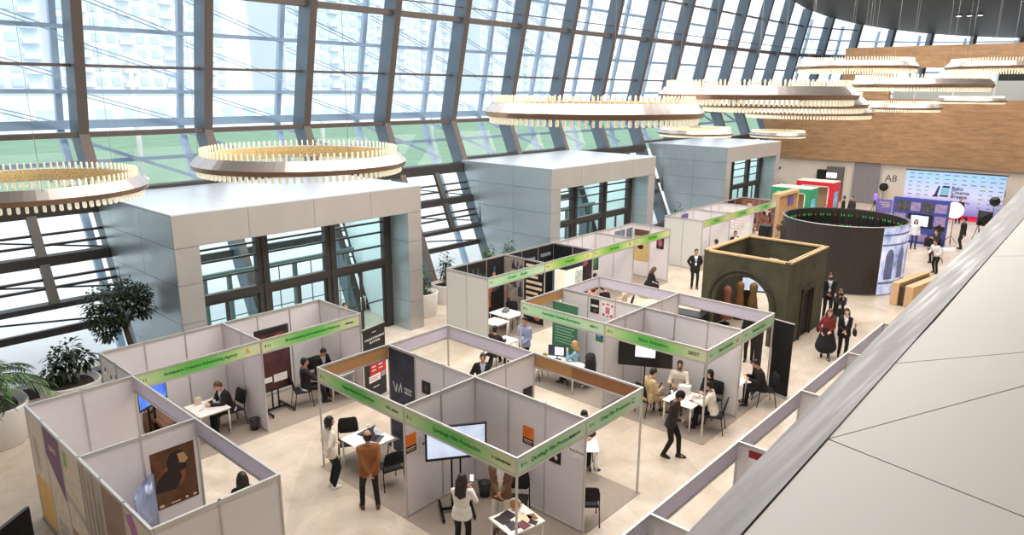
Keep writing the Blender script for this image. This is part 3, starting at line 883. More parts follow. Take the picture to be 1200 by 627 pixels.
# --- middle block
bM = Booth('middle block of four open booths with the black screen and the talking group', 15.14, 13.18)
bM.wall((17.14,13.18),(17.14,10.18),3)
bM.wall((17.14,10.18),(17.14,7.18),3)
bM.wall((15.14,10.18),(17.14,10.18),2)
bM.wall((17.14,10.18),(19.14,10.18),2)
bM.fascia((15.14,13.18),(15.14,10.18),-1,M_MINT,M_FBACK,'Azerbaijan Cinema Association',None,('ASSOC',M_INKG,.09),.11)
bM.fascia((15.14,10.18),(15.14,7.18),-1,M_GREEN,M_FBACK,'Bizim Animation',None,('2BEST',M_INK,.12),.13)
bM.fascia((15.14,7.18),(17.14,7.18),-1,M_MINT,M_FBACK,'Bizim Animation',None,('2B',mat('logo_orange',(214,120,50),.5),.14),.12)
bM.fascia((17.14,7.18),(19.14,7.18),-1,M_MINT,M_FBACK,'Animation Studio',None,None,.12)
bM.fascia((15.14,13.18),(17.14,13.18),1,None,M_FWOOD)
bM.fascia((17.14,13.18),(19.14,13.18),1,None,M_FBACK)
bM.fascia((19.14,13.18),(19.14,10.18),1,None,M_FBACK)
bM.fascia((19.14,10.18),(19.14,7.18),1,None,M_FBACK)
# --- long row before the middle vestibule
D1 = M_DKPOST; D2 = mat('poster_blue_night',(36,60,84),.5,0,.5,2); D3 = mat('poster_ember',(92,52,34),.5,0,.6,2.5)
bR = Booth('long row of four booths with dark poster walls in front of the middle vestibule', 16.38, 17.75)
bR.wall((16.38,17.75),(16.38,15.75),2,[mat('panel_grey_end',(204,202,198),.55,0,.012)]*2)
bR.wall((16.38,17.75),(19.38,17.75),3,[D1,D3,D1])
bR.wall((19.38,17.75),(22.38,17.75),3,[D1,D2,D1])
bR.wall((22.38,17.75),(25.38,17.75),3)
bR.wall((25.38,17.75),(28.38,17.75),3)
bR.wall((19.38,17.75),(19.38,15.75),2,[D3,D1])
bR.wall((22.38,17.75),(22.38,15.75),2,[D2,D1])
bR.wall((25.38,17.75),(25.38,15.75),2)
bR.wall((28.38,17.75),(28.38,15.75),2)
bR.fascia((16.38,15.75),(19.38,15.75),-1,M_MINT,M_FBACK,'Cinema     Studio',None,None,.15)
bR.fascia((19.38,15.75),(22.38,15.75),-1,M_LIME,M_FBACK,'Premyera',None,('o',mat('logo_red',(206,84,50),.5),.2),.15)
bR.fascia((22.38,15.75),(25.38,15.75),-1,M_LIME,M_FBACK,'Film Studio',None,('E',M_INK,.2),.15)
bR.fascia((25.38,15.75),(28.38,15.75),-1,M_LIME,M_FBACK,'Baku Media',None,None,.15)
# --- far row
bQ = Booth('farther row of booths beyond the aisle gap, before the end vestibule', 31.3, 17.69)
bQ.wall((31.3,17.69),(31.3,15.62),2,[mat('panel_grey_end',(204,202,198),.55,0,.012)]*2)
bQ.wall((31.3,17.69),(34.3,17.69),3)
bQ.wall((34.3,17.69),(37.3,17.69),3)
bQ.wall((37.3,17.69),(40.3,17.69),3,[mat('poster_red',(170,44,40),.5,0,.3,3),D1,D3])
for x in (34.3,37.3): bQ.wall((x,17.69),(x,15.62),2)
bQ.wall((40.3,17.69),(40.3,15.62),2,[D3,mat('poster_people',(150,104,92),.5,0,.6,4)])
bQ.fascia((31.3,15.62),(34.3,15.62),-1,M_LIME,M_FBACK,'Film Klub',None,None,.15)
bQ.fascia((34.3,15.62),(37.3,15.62),-1,M_LIME,M_FBACK,'Kino Studio',None,None,.15)
bQ.fascia((37.3,15.62),(40.3,15.62),-1,M_GREEN,M_FBACK,'Cinema',None,None,.15)
# --- row under the balcony, header boards seen from behind
bN = Booth('row of booths just under the balcony coping, header boards seen from behind', 5.26, 4.64)
for k in range(5):
    x = 5.26 + 3.01*k
    bN.fascia((x,4.64),(x+3.01,4.64),1,None,M_FBACK)
for k in range(6):
    x = 5.26 + 3.01*k
    bN.wall((x,4.64),(x,2.64),2)
bN.wall((5.26,2.64),(20.31,2.64),15)

# ------------------------------------------------------------------ grey carpet under the booths
def carpet_material():
    m = mat('carpet_grey', (146,134,122), .95, 0, .12, 40, bump=.15); return m
M_CARP = carpet_material()
for nm, x0, x1, y0, y1, lab in (
    ('L', 3.1,5.2,9.62,15.7,'grey carpet under the corner booths by the white planter'),
    ('B', 5.2,11.25,15.6,17.75,'grey carpet under the pair of booths by the first vestibule'),
    ('F1', 8.1,10.14,7.1,13.25,'grey carpet under the front block, aisle side with the bright screen'),
    ('F2', 10.18,12.2,7.1,10.15,'grey carpet under the empty booth of the front block with one chair'),
    ('M1', 15.1,17.12,7.1,13.25,'grey carpet under the middle block, aisle side with the black screen'),
    ('M2', 17.16,19.2,7.1,13.25,'grey carpet under the middle block, side towards the arch'),
    ('R', 16.4,28.4,15.6,17.8,'grey carpet under the long row of dark poster booths'),
    ('Q', 31.3,40.3,15.5,17.75,'grey carpet under the farther row of booths'),
    ('N', 5.2,20.4,2.6,4.7,'grey carpet under the row of booths by the balcony')):
    tag(MB().cbox(x0, x1, y0, y1, 0, .008, .003).build('carpet', M_CARP), lab, 'carpet')
# ------------------------------------------------------------------ people
SKIN = {'a': mat('skin_light', (222,178,152), .55, 0, .04, 20), 'b': mat('skin_mid', (196,146,118), .55, 0, .04, 20), 'c': mat('skin_tan', (170,120,94), .55, 0, .04, 20)}
HAIRM = {'k': mat('hair_black', (15,13,13), .5, 0, .25, 60), 'd': mat('hair_dark_brown', (36,25,21), .5, 0, .25, 60), 'b': mat('hair_brown', (96,62,42), .5, 0, .25, 60),
         'o': mat('hair_blond', (182,140,88), .5, 0, .25, 60), 'g': mat('hair_grey', (110,104,98), .6, 0, .25, 60)}
M_EYE = mat('eye_dark', (36,26,24), .3); M_LIP = mat('lip_red', (166,96,88), .5); M_BADGE = mat('badge_white', (236,236,238), .5); M_LANY = mat('lanyard_blue', (150,170,200), .6)
_CL = {}
def cloth(rgb, rough=.85):
    if max(rgb) < 75: rgb = tuple(int(v*.62) for v in rgb)
    k = 'cloth_%d_%d_%d' % rgb
    return mat(k, rgb, rough, 0, .10, 18, bump=.15)
_PENDING = []
def remeshed(name, mb, m, parent, vox, smooth=4, post=None):
    o = mb.build(name, m, parent)
    r = o.modifiers.new('r', 'REMESH'); r.mode = 'VOXEL'; r.voxel_size = vox; r.use_smooth_shade = True
    s = o.modifiers.new('s', 'SMOOTH'); s.factor = .5; s.iterations = smooth
    _PENDING.append((o, m, post))
    return o
def flush_people():
    dg = bpy.context.evaluated_depsgraph_get()
    for o, m, post in _PENDING:
        me = bpy.data.meshes.new_from_object(o.evaluated_get(dg))
        me.materials.clear()
        for q in (m if isinstance(m, (list, tuple)) else [m]): me.materials.append(q)
        o['_'] = 1; del o['_']
        old = o.data; o.modifiers.clear(); o.data = me; me.name = o.name
        bpy.data.meshes.remove(old)
        if post: post(me)
        me.polygons.foreach_set('use_smooth', [True]*len(me.polygons))
    _PENDING.clear()
def ik(a, b, l1, l2, pole):
    a = Vector(a); b = Vector(b); d = b - a; L = d.length
    mx = (l1 + l2) * .995
    if L > mx:
        b = a + d * (mx / L); d = b - a; L = mx
    u = d.normalized(); p = Vector(pole); p = p - u*p.dot(u)
    if p.length < 1e-4: p = Vector((0,0,1)) - u*u.z
    p.normalize()
    x = (l1*l1 - l2*l2 + L*L) / (2*L); h = math.sqrt(max(0, l1*l1 - x*x))
    return a + u*x + p*h, b
def cut_faces(me, fn):
    bm = bmesh.new(); bm.from_mesh(me)
    bad = [f for f in bm.faces if fn(f.calc_center_median())]
    bmesh.ops.delete(bm, geom=bad, context='FACES')
    bm.to_mesh(me); bm.free()
def append_shells(me, mb):
    add = mb.mesh('tmp'); bm = bmesh.new(); bm.from_mesh(me); bm.from_mesh(add); bm.to_mesh(me); bm.free(); bpy.data.meshes.remove(add)

def person(label, x, y, face, H=1.74, skin='a', hair='short', hc='k', top=(40,40,44), legs=(30,30,34), shoes=(30,28,28), jacket=None, pose='stand', hl=None, hr=None,
           lean=0.0, head=(0,0), feet=None, skirt=None, sleeve='long', beard=None, badge=False, z0=0.0, det=1, female=False, fat=1.0, seat=.46, group=None, curl=.5, knees=None, stripes=None, vopen=(.065,.30)):
    """face: heading in degrees (0 = along the hall, 90 = towards the glass). hl / hr: hand targets in body space (forward, left, up)."""
    S = H/1.75
    t = thing('person', label, 'person', (x, y, z0), math.radians(face), group)
    sh = (.165 if female else .185)*S
    hipz = .93*S if pose == 'stand' else seat + .10
    P = Vector((0, 0, hipz)) if pose == 'stand' else Vector((0, 0, hipz))
    up = Vector((math.sin(lean), 0, math.cos(lean))); fw = Vector((math.cos(lean), 0, -math.sin(lean))); lf = Vector((0,1,0))
    T = lambda f, l, u: P + fw*f*S + lf*l*S + up*u*S
    neck = T(-.01, 0, .545); SL = P + up*.468*S + lf*sh; SR = P + up*.468*S - lf*sh
    Rh = Matrix.Rotation(head[0], 3, 'Z') @ Matrix.Rotation(lean*.5 + head[1], 3, 'Y')
    hcn = neck + Rh @ Vector((.025, 0, .165))*S
    Hd = lambda f, l, u: hcn + Rh @ Vector((f, l, u))*S
    vox = .017 if det >= 2 else (.021 if det == 1 else .027)
    # limbs
    if hl is None: hl = (.04, .27, .80) if pose == 'stand' else (.34, .17, .70)
    if hr is None: hr = (.04, -.27, .80) if pose == 'stand' else (.34, -.17, .70)
    hl = Vector(hl)*(S if pose == 'stand' else 1); hr = Vector(hr)*(S if pose == 'stand' else 1)
    EL, WL = ik(SL, hl, .295*S, .26*S, (-.6, .5, -.6)); ER, WR = ik(SR, hr, .295*S, .26*S, (-.6, -.5, -.6))
    if feet is None: feet = ((.02,.1),(-.02,-.1)) if pose == 'stand' else ((.46,.11),(.44,-.11))
    HL = P + Vector((0, .095*S, -.03)); HR = P + Vector((0, -.095*S, -.03))
    AL = Vector((feet[0][0], feet[0][1], .085)); AR = Vector((feet[1][0], feet[1][1], .085))
    pl = (1, .05, .35) if pose == 'stand' else (.6, .1, 1)
    KL, AL = ik(HL, AL, .43*S, .425*S, pl); KR, AR = ik(HR, AR, .43*S, .425*S, (pl[0], -pl[1], pl[2]))
    fm = .92 if female else 1.0
    # torso shape as stacked side-to-side capsules: (height, half width, radius)
    prof = [(-.04,.075,.112),(.06,.075,.108),(.15,.062,.098),(.25,.07,.102),(.35,.085,.108),(.42,.10,.096),(.465,.115,.062)]
    if female: prof = [(-.04,.078,.112),(.06,.072,.104),(.15,.052,.088),(.25,.06,.094),(.35,.075,.104),(.42,.085,.086),(.465,.10,.056)]
    def torso(mb, inf, lo=0, belly=0.0):
        ring = []
        N = 13; top_ = .465
        for k in range(N):
            u = -.04 + (top_+.04)*k/(N-1)
            for a, b in zip(prof, prof[1:]):
                if a[0] <= u <= b[0] + 1e-6:
                    q = (u-a[0])/(b[0]-a[0]); hw = a[1]+(b[1]-a[1])*q; r = a[2]+(b[2]-a[2])*q
                    break
            if u < lo: continue
            r = r*fat + inf
            c0 = T(.01, hw*fat, u); c1 = T(.01, -hw*fat, u)
            mb.capsule(c0, c1, r*S, r*S, 12)
        for Q in (SL, SR): mb.capsule(neck - up*.035*S, Q + up*.0, (.045+inf)*S, (.045+inf)*S, 10)
    def arm(mb, Sx, Ex, Wx, inf, cut=1.0):
        mb.capsule(Sx, Ex, (.052*fm+inf)*S, (.042*fm+inf)*S)
        W2 = Ex + (Wx-Ex)*cut
        mb.capsule(Ex, W2, (.041*fm+inf)*S, (.030*fm+inf)*S)
    # ---- body
    b = MB()
    torso(b, -.012)
    b.capsule(P + up*.40*S, neck, .06*S, .056*S)
    b.capsule(neck - up*.02, Hd(-.01,0,-.05), .056*S, .052*S)
    b.ellipsoid(tuple(hcn), (.098*S,.078*S,.116*S), 16, 10, 0, Rh)
    b.ellipsoid(tuple(Hd(.028,0,-.062)), (.066*S,.056*S,.062*S), 14, 8, 0, Rh)
    b.capsule(Hd(.094,0,.005), Hd(.112,0,-.028), .011*S, .016*S, 8)
    for sgn in (1,-1):
        b.ellipsoid(tuple(Hd(-.005,.080*sgn,-.012)), (.022*S,.013*S,.034*S), 8, 6, 0, Rh)
    for Sx, Ex, Wx in ((SL,EL,WL),(SR,ER,WR)): arm(b, Sx, Ex, Wx, -.004)
    for Hx, Kx, Ax in ((HL,KL,AL),(HR,KR,AR)):
        b.capsule(Hx, Kx, .078*S, .052*S); b.capsule(Kx, Ax, .052*S, .036*S); b.capsule(Ax, Ax + Vector((.10,0,-.05)), .035*S, .03*S)
    fing = MB()
    for sgn, Ex, Wx in ((1,EL,WL),(-1,ER,WR)):
        d = (Wx-Ex).normalized()
        inw = Vector((0,-sgn,0)); pn = (inw - d*inw.dot(d))
        if pn.length < .1: pn = Vector((0,0,-1))
        pn.normalize(); sd = d.cross(pn).normalized()
        if pose == 'sit' or abs(d.x) > .75:
            dn = Vector((0,0,-1)); q = dn - d*dn.dot(d)
            if q.length > .2: pn = q.normalized(); sd = d.cross(pn).normalized()
        thumb_side = sd if (sd.dot(Vector((1,0,.6))) > 0) else -sd
        for l in (-.018, .018):
            b.capsule(Wx + thumb_side*l*.6*S, Wx + d*.078*S + thumb_side*l*S, .021*S, .019*S, 8)
        for q, (off, ln) in enumerate(((.030,.066),(.010,.074),(-.010,.070),(-.029,.056))):
            p0 = Wx + d*.08*S + thumb_side*off*S
            c = curl
            d1 = (d*math.cos(c*.7) + pn*math.sin(c*.7)); d2 = (d*math.cos(c*1.9) + pn*math.sin(c*1.9))
            p1 = p0 + d1*ln*.55*S; p2 = p1 + d2*ln*.5*S
            n_ = 6 if det else 5
            fing.capsule(p0 - d*.012*S, p1, .0095*S, .0088*S, n_); fing.capsule(p1, p2, .0088*S, .0072*S, n_)
        p0 = Wx + d*.028*S + thumb_side*.028*S; p1 = p0 + (d*.6 + thumb_side*.75 + pn*.25).normalized()*.036*S; p2 = p1 + (d*.9 + thumb_side*.2 + pn*.4).normalized()*.03*S
        fing.capsule(p0, p1, .0115*S, .0095*S, 6); fing.capsule(p1, p2, .0095*S, .008*S, 6)
    remeshed('body', b, SKIN[skin], t, vox*.8, 2, lambda me, fg=fing: append_shells(me, fg))
    # ---- face details
    if det >= 1:
        for sgn in (1,-1):
            MB().ellipsoid(tuple(Hd(.086,.032*sgn,.008)), (.010*S,.014*S,.008*S), 8, 5, 0, Rh).build('eye', M_EYE, t)
            MB().capsule(Hd(.090,.018*sgn,.030), Hd(.082,.050*sgn,.031), .006*S, .005*S, 6).build('eyebrow', HAIRM[hc if hc != 'o' else 'b'], t)
        MB().capsule(Hd(.091,.02,-.066), Hd(.091,-.02,-.066), .007*S, .007*S, 6).build('mouth', M_LIP, t)
    # ---- legs
    if skirt:
        mb = MB(); zt_ = hipz + .10*S
        for k in range(10):
            q = k/9; z = zt_ + (skirt[1]-zt_)*q
            r = .125 + (.27-.125)*q
            mb.capsule((0,.06+.02*q,z),(0,-.06-.02*q,z), r*S, r*S, 14)
        remeshed('skirt', mb, cloth(skirt[0]), t, vox, 3)
        mb = MB()
        for Kx, Ax in ((KL,AL),(KR,AR)): mb.capsule(Kx, Ax + Vector((0,0,.05)), .058*S, .048*S)
        remeshed('boots', mb, cloth(shoes,.5), t, vox, 2)
    else:
        mb = MB()
        mb.capsule(P + Vector((0,.075*S*fat,-.03)), P + Vector((0,-.075*S*fat,-.03)), .118*S*fat, .118*S*fat, 12)
        mb.capsule(T(0,.06*fat,.05), T(0,-.06*fat,.05), .102*S*fat, .102*S*fat, 12)
        for Hx, Kx, Ax in ((HL,KL,AL),(HR,KR,AR)):
            mb.capsule(Hx, Kx, .094*S, .066*S); mb.capsule(Kx, Ax + (Kx-Ax).normalized()*.0, .066*S, .054*S)
        remeshed('trousers', mb, cloth(legs), t, vox, 3)
    for Kx, Ax, sgn in ((KL,AL,1),(KR,AR,-1)):
        sm_ = MB(); tw = .18*sgn
        f = Vector((math.cos(tw), math.sin(tw), 0)); base = Vector((Ax.x, Ax.y, Ax.z-.085))
        n = 12; rs = []
        for (h, w_, bk, fr) in ((0,.040,-.075,.185),(.02,.045,-.08,.19),(.05,.043,-.075,.17),(.085,.040,-.055,.09),(.11,.036,-.05,.045)):
            ring = []
            for k in range(n):
                a = 2*PI*k/n; c = math.cos(a); s_ = math.sin(a)
                fx = (fr if c > 0 else -bk)*c*S; ring.append(tuple(base + f*fx + Vector((-f.y,f.x,0))*w_*s_*S + Vector((0,0,h))))
            rs.append(ring)
        sm_.rings(rs, 0, True).build('shoe', mat('shoe_%d_%d_%d' % shoes, shoes, .45), t)
    # ---- upper clothing
    def vcut(width, depth):
        def fn(c):
            r = c - P; f = r.dot(fw); l = abs(r.dot(lf)); u = r.dot(up)
            if f < .03*S: return False
            uu = u/S
            if uu > .55: return False
            lo = .52 - depth
            if uu < lo: return False
            return l < width*S*((uu-lo)/depth)**.8 + .008
        return fn
    def collar_cut(c):
        r = c - P; return r.dot(up)/S > .535 and abs(r.dot(lf)) < .085*S
    mb = MB(); torso(mb, .010, -.05)
    mb.capsule(T(0,.078*fat,-.05), T(0,-.078*fat,-.05), .132*S*fat, .132*S*fat, 12); mb.capsule(T(0,.072*fat,.05), T(0,-.072*fat,.05), .122*S*fat, .122*S*fat, 12)
    cutl = 1.0 if sleeve == 'long' else (.35 if sleeve == 'mid' else 0.0)
    if jacket is None:
        for Sx, Ex, Wx in ((SL,EL,WL),(SR,ER,WR)):
            if sleeve == 'short': mb.capsule(Sx, Sx+(Ex-Sx)*.75, .064*fm*S, .062*fm*S)
            else: arm(mb, Sx, Ex, Wx, .012, cutl)
        mb.capsule(P+up*.44*S, neck - up*.01, .072*S, .066*S)
    remeshed('shirt', mb, cloth(top), t, vox, 3, lambda me: cut_faces(me, collar_cut))
    if jacket is not None:
        mb = MB()
        torso(mb, .024, -.05)
        if pose == 'stand':
            mb.capsule(T(0,.075*fat,-.10), T(0,-.075*fat,-.10), .142*S*fat, .142*S*fat, 12)
        for Sx, Ex, Wx in ((SL,EL,WL),(SR,ER,WR)): arm(mb, Sx, Ex, Wx, .020, .97)
        mb.capsule(P+up*.43*S, neck - up*.02, .078*S, .068*S)
        vc = vcut(*vopen)
        remeshed('jacket', mb, cloth(jacket), t, vox, 3, lambda me: cut_faces(me, lambda c: vc(c) or collar_cut(c)))
    # ---- hair / headwear
    hm = HAIRM[hc]
    def shell(sx, sy, sz, off, keep, name='hair', m=None, n=22, mm=14):
        mb = MB(); mb.ellipsoid(tuple(Hd(*off)), (.098*sx*S,.078*sy*S,.116*sz*S), n, mm, 0, Rh)
        inv = Rh.transposed()
        o = mb.build(name, m or hm, t)
        cut_faces(o.data, lambda c: not keep((inv @ (c-hcn))/S))
        return o
    if hair == 'short':
        shell(1.07,1.12,1.08,(-.010,0,.010), lambda p: (p.z > .066 and p.x < .075) or (p.x < .045 and p.z > .03) or (p.x < .02 and p.z > -.03) or (p.x < -.03 and p.z > -.075), n=28, mm=20)
    elif hair == 'bald':
        shell(1.10,1.15,1.06,(-.008,0,.0), lambda p: p.x < .03 and -.07 < p.z < .062)
    elif hair in ('long', 'bob', 'loose'):
        mb = MB()
        mb.ellipsoid(tuple(Hd(-.014,0,.012)), (.116*S,.098*S,.13*S), 18, 12, 0, Rh)
        L = {'long': .36, 'bob': .13, 'loose': .24}[hair]
        for k in range(5):
            yv = -.07 + .035*k
            mb.capsule(Hd(-.05,yv,-.02), Hd(-.085,yv*1.25,-L+.06*abs(k-2)*.5), .05*S, .034*S, 8)
        for sg in (1,-1): mb.capsule(Hd(.0,.085*sg,.0), Hd(-.01,.10*sg,-min(L,.16)), .03*S, .026*S, 8)
        inv = Rh.transposed()
        remeshed('hair', mb, hm, t, vox*.8, 2, lambda me: cut_faces(me, lambda c: (lambda p: p.x > .036 and p.z < .062 and abs(p.y) < .085 - max(0, .03 - p.x))((inv @ (c-hcn))/S)))
    elif hair == 'bun':
        shell(1.12,1.15,1.12,(-.008,0,.012), lambda p: p.z > .05 or (p.x < .03 and p.z > -.07))
        MB().ellipsoid(tuple(Hd(-.13,0,.03)), (.045*S,.05*S,.045*S)).build('hair_bun', hm, t)
    elif hair == 'hijab':
        mb = MB()
        mb.ellipsoid(tuple(Hd(-.01,0,.01)), (.128*S,.108*S,.142*S), 18, 12, 0, Rh)
        mb.capsule(Hd(-.02,0,-.08), neck - up*.05, .09*S, .12*S)
        mb.capsule(SL*.9+neck*.1, SR*.9+neck*.1, .085*S, .085*S)
        for k in range(4): mb.capsule(T(.02,.08,.40-.06*k), T(.02,-.08,.40-.06*k), .125*S, .125*S)
        inv = Rh.transposed()
        remeshed('headscarf', mb, cloth((24,23,26)), t, vox, 3, lambda me: cut_faces(me, lambda c: (lambda p: p.x > .03 and -.10 < p.z < .07 and abs(p.y) < .062)((inv @ (c-hcn))/S)))
    elif hair == 'beanie':
        shell(1.16,1.19,1.20,(-.006,0,.012), lambda p: p.z > .02 or (p.x < .0 and p.z > -.02), 'beanie', cloth((22,22,24)))
        shell(1.10,1.13,1.08,(-.008,0,.0), lambda p: p.x < .02 and -.08 < p.z < .02)
    if beard:
        o = shell(1.03,1.05,1.06,(.012,0,-.016), lambda p: p.x > -.005 and -.14 < p.z < -.045 and not (abs(p.y) < .02 and -.075 < p.z < -.055), 'beard', HAIRM[beard])
    if badge:
        bt = MB()
        for sg in (1,-1):
            bt.tube([tuple(T(.02,.06*sg,.53)), tuple(T(.135*fat,.04*sg,.42)), tuple(T(.135*fat,.004*sg,.24))], .006, 5)
        lo = bt.build('lanyard', M_LANY, t)
        c = T(.142*fat,0,.19)
        MB().prism([tuple(c+lf*.045-up*.06), tuple(c-lf*.045-up*.06), tuple(c-lf*.045+up*.06), tuple(c+lf*.045+up*.06)], tuple(fw*.006)).build('badge', M_BADGE, lo)
    if stripes:
        pass
    return t

# ------------------------------------------------------------------ the people in the photograph
# front aisle
person('woman in cream knit top and black trousers standing before the laptop table', 7.78,12.27, -5, 1.70, 'a','bob','k',(226,218,204),(24,24,27),(232,230,226), female=True, det=2, hl=(.16,.10,1.06), hr=(-.14,-.16,.94), feet=((.03,.09),(.0,-.08)), head=(-.3,.05))
person('balding man in ochre brown jacket with hands clasped behind his back', 7.85,10.98, 62, 1.79,'b','bald','k',(146,92,48),(62,56,54),(110,62,38), det=2, hl=(-.17,.035,.90), hr=(-.17,-.035,.92), feet=((.06,.16),(-.03,-.15)), fat=1.08, jacket=None)
person('long haired woman in white sweater seen from behind photographing with a phone', 8.12,8.50, 35, 1.66,'a','long','d',(234,230,224),(26,26,29),(40,36,36), female=True, det=2, hl=(.28,-.04,1.30), hr=(.28,-.15,1.27), head=(-.2,.08))
person('man in brown blazer and cream shirt with clasped hands by the brochure table', 9.12,8.42, 215, 1.78,'b','short','d',(232,226,214),(212,204,190),(70,46,34), jacket=(112,82,58), det=2, vopen=(.075,.56), hl=(.20,.02,.98), hr=(.22,-.02,.96), head=(.1,.2))
person('man in dark cap and charcoal jacket striding through the aisle', 14.05,7.45, -78, 1.77,'b','beanie','k',(66,58,54),(26,26,28),(30,28,28), det=2, lean=.14, head=(0,.45), hl=(-.10,.28,.98), hr=(.22,-.06,1.02), feet=((.20,.09),(-.12,-.08)))
# talking group in the middle block
person('man in beige shirt and trousers sitting sideways below the black screen', 15.62,9.02, -25, 1.74,'a','short','d',(206,178,134),(190,166,130),(60,48,40), pose='sit', det=2, sleeve='mid', lean=.10, head=(0,.35), hl=(.36,.10,.78), hr=(.34,-.10,.78), feet=((.50,.10),(.62,-.10)))
person('bearded man in open cream shirt sitting behind the meeting table', 16.70,8.70, 205, 1.78,'b','short','k',(228,218,202),(120,112,108),(40,36,36), pose='sit', det=2, lean=.12, sleeve='mid', beard='k', hl=(.42,.14,.80), hr=(.40,-.14,.80))
person('woman in black headscarf and black coat sitting beside the white wall', 16.72,7.79, 175, 1.66,'a','hijab','k',(24,23,26),(24,23,26),(30,28,28), pose='sit', det=2, female=True, lean=.05, hl=(.30,.08,.78), hr=(.30,-.08,.78), head=(.2,.1))
person('person in white top and black trousers seen from behind at the meeting table', 16.02,7.32, 108, 1.70,'b','short','k',(236,228,210),(26,26,28),(30,30,32), pose='sit', det=2, lean=.20, hl=(.46,.16,.80), hr=(.44,-.14,.80), head=(.1,.25))
person('man in black suit sitting alone writing beside the black roll-up banners', 18.40,7.02, 130, 1.76,'b','short','k',(30,30,34),(28,28,31),(26,26,27), pose='sit', det=2, lean=.28, jacket=(32,32,36), hl=(.42,.14,.82), hr=(.42,-.10,.84), head=(0,.3))
person('person in black standing in the aisle behind the header board, head bowed', 21.3,8.68, 200, 1.78,'b','short','k',(28,27,30),(26,26,28),(30,30,30), det=1, lean=.1, head=(0,.5))
# middle block, other booths
person('blond woman in pale blue blouse sitting at the computer, hand on chin', 16.05,11.72, 110, 1.68,'a','loose','o',(132,164,184),(40,42,50),(40,40,40), pose='sit', det=2, female=True, lean=.12, hl=(.30,.10,1.02), hr=(.40,-.12,.80), head=(0,.15), jacket=None)
person('man in light blue shirt with a badge standing in the aisle by the booth post', 15.74,13.55, 195, 1.77,'b','short','k',(146,160,196),(34,34,40),(30,30,30), det=2, badge=True, hl=(.18,.05,.98), hr=(.2,-.05,.96), head=(.1,.1))
person('man in dark maroon jacket sitting in the aisle at a white table', 15.35,14.45, 10, 1.74,'b','short','k',(60,36,34),(40,36,36),(30,30,30), pose='sit', det=2, jacket=(70,42,38), beard='k', hl=(.46,.02,.78), hr=(.44,-.10,.80))
person('man whose dark head shows over the white walls of the middle block', 20.1,11.35, 150, 1.72,'b','short','k',(70,66,70),(30,30,34),(30,30,30), det=1)
# front block back booths
person('man in black suit and pale shirt standing with one arm raised to the header board', 12.72,12.42, 222, 1.74,'b','short','d',(186,196,216),(30,30,34),(26,26,26), jacket=(34,34,38), det=2, hl=(.05,.27,1.97), hr=(.16,-.28,.98), head=(.05,.12), curl=.2)
person('man in dark suit sitting at a small table, his head showing over the wall end', 12.55,8.95, 222, 1.74,'b','short','k',(60,62,70),(30,30,34),(30,30,30), jacket=(34,36,44), pose='sit', det=2, lean=.18, head=(0,.4), hl=(.45,.12,.80), hr=(.45,-.12,.80))
# booths by the first vestibule
person('man in dark suit sitting at the white table with both hands on it', 7.70,16.72, 182, 1.76,'a','short','b',(226,224,226),(32,32,36),(28,28,28), pose='sit', jacket=(44,42,44), det=2, lean=.30, head=(0,.35), hl=(.50,.06,.80), hr=(.48,-.08,.80))
person('man in black suit with a name badge sitting beside the dark red display', 9.75,16.42, -20, 1.76,'b','short','k',(214,216,220),(26,26,28),(26,26,26), pose='sit', jacket=(28,28,31), det=2, badge=True, hl=(.40,.03,.70), hr=(.40,-.04,.68), head=(-.1,.05), feet=((.55,.08),(.50,-.10)))
person('man in black suit sitting behind the leaflet table, looking down', 10.62,16.98, -88, 1.74,'b','short','k',(196,200,206),(26,26,28),(26,26,26), pose='sit', jacket=(30,30,33), det=2, lean=.15, head=(0,.5), hl=(.36,.12,.80), hr=(.36,-.12,.80))
person('woman with dark shoulder length hair and black top seen from behind at the corner booth', 5.42,11.55, 70, 1.66,'a','loose','d',(26,25,28),(30,30,32),(30,30,30), det=2, female=True)
# long row
person('woman in black sitting on a pouf at the end of the long row', 25.6,15.1, -30, 1.66,'a','loose','b',(30,28,32),(32,30,34),(30,30,30), pose='sit', det=1, female=True, lean=.35, head=(0,.3), hl=(.45,.1,.6), hr=(.45,-.1,.6))
person('man with dark hair sitting inside the third booth of the long row', 22.95,16.0, -90, 1.72,'b','short','d',(60,52,50),(40,40,44),(30,30,30), pose='sit', det=1)
# around the arch and beyond
person('man in black suit with a badge standing guard before the dark arch pavilion', 28.14,14.25, 215, 1.80,'b','short','k',(226,226,230),(28,28,30),(26,26,26), jacket=(28,28,31), det=1, badge=True, hl=(-.10,.16,.95), hr=(-.10,-.16,.95), feet=((.05,.12),(-.02,-.10)))
person('woman in dark red sweater and long black skirt walking in the aisle', 23.35,6.95, 205, 1.70,'a','loose','b',(116,36,36),(28,28,30),(28,26,28), female=True, det=2, skirt=((30,34,42),.42), hl=(.18,.06,1.02), hr=(.14,-.2,.95), feet=((.20,.08),(-.14,-.08)), head=(.2,.15))
person('woman in black suit and white blouse walking with folded hands', 23.82,6.56, 205, 1.68,'a','bob','k',(226,222,218),(28,28,30),(30,28,28), female=True, det=2, jacket=(30,29,32), hl=(.22,.0,1.02), hr=(.22,-.05,1.0), feet=((.14,.08),(-.10,-.08)))
person('red haired person in patterned jacket raising a camera to the face', 26.06,7.47, 210, 1.70,'a','loose','b',(62,54,56),(64,84,104),(40,36,36), det=2, jacket=(70,62,62), hl=(.20,.05,1.52), hr=(.20,-.06,1.52), badge=True)
person('man in black suit with a badge standing at the corner of the arch pavilion', 27.85,8.41, 205, 1.80,'b','short','k',(222,222,226),(34,40,52),(60,44,36), det=2, jacket=(34,34,40), badge=True, hl=(.16,.02,1.0), hr=(.18,-.05,.98), beard='k')
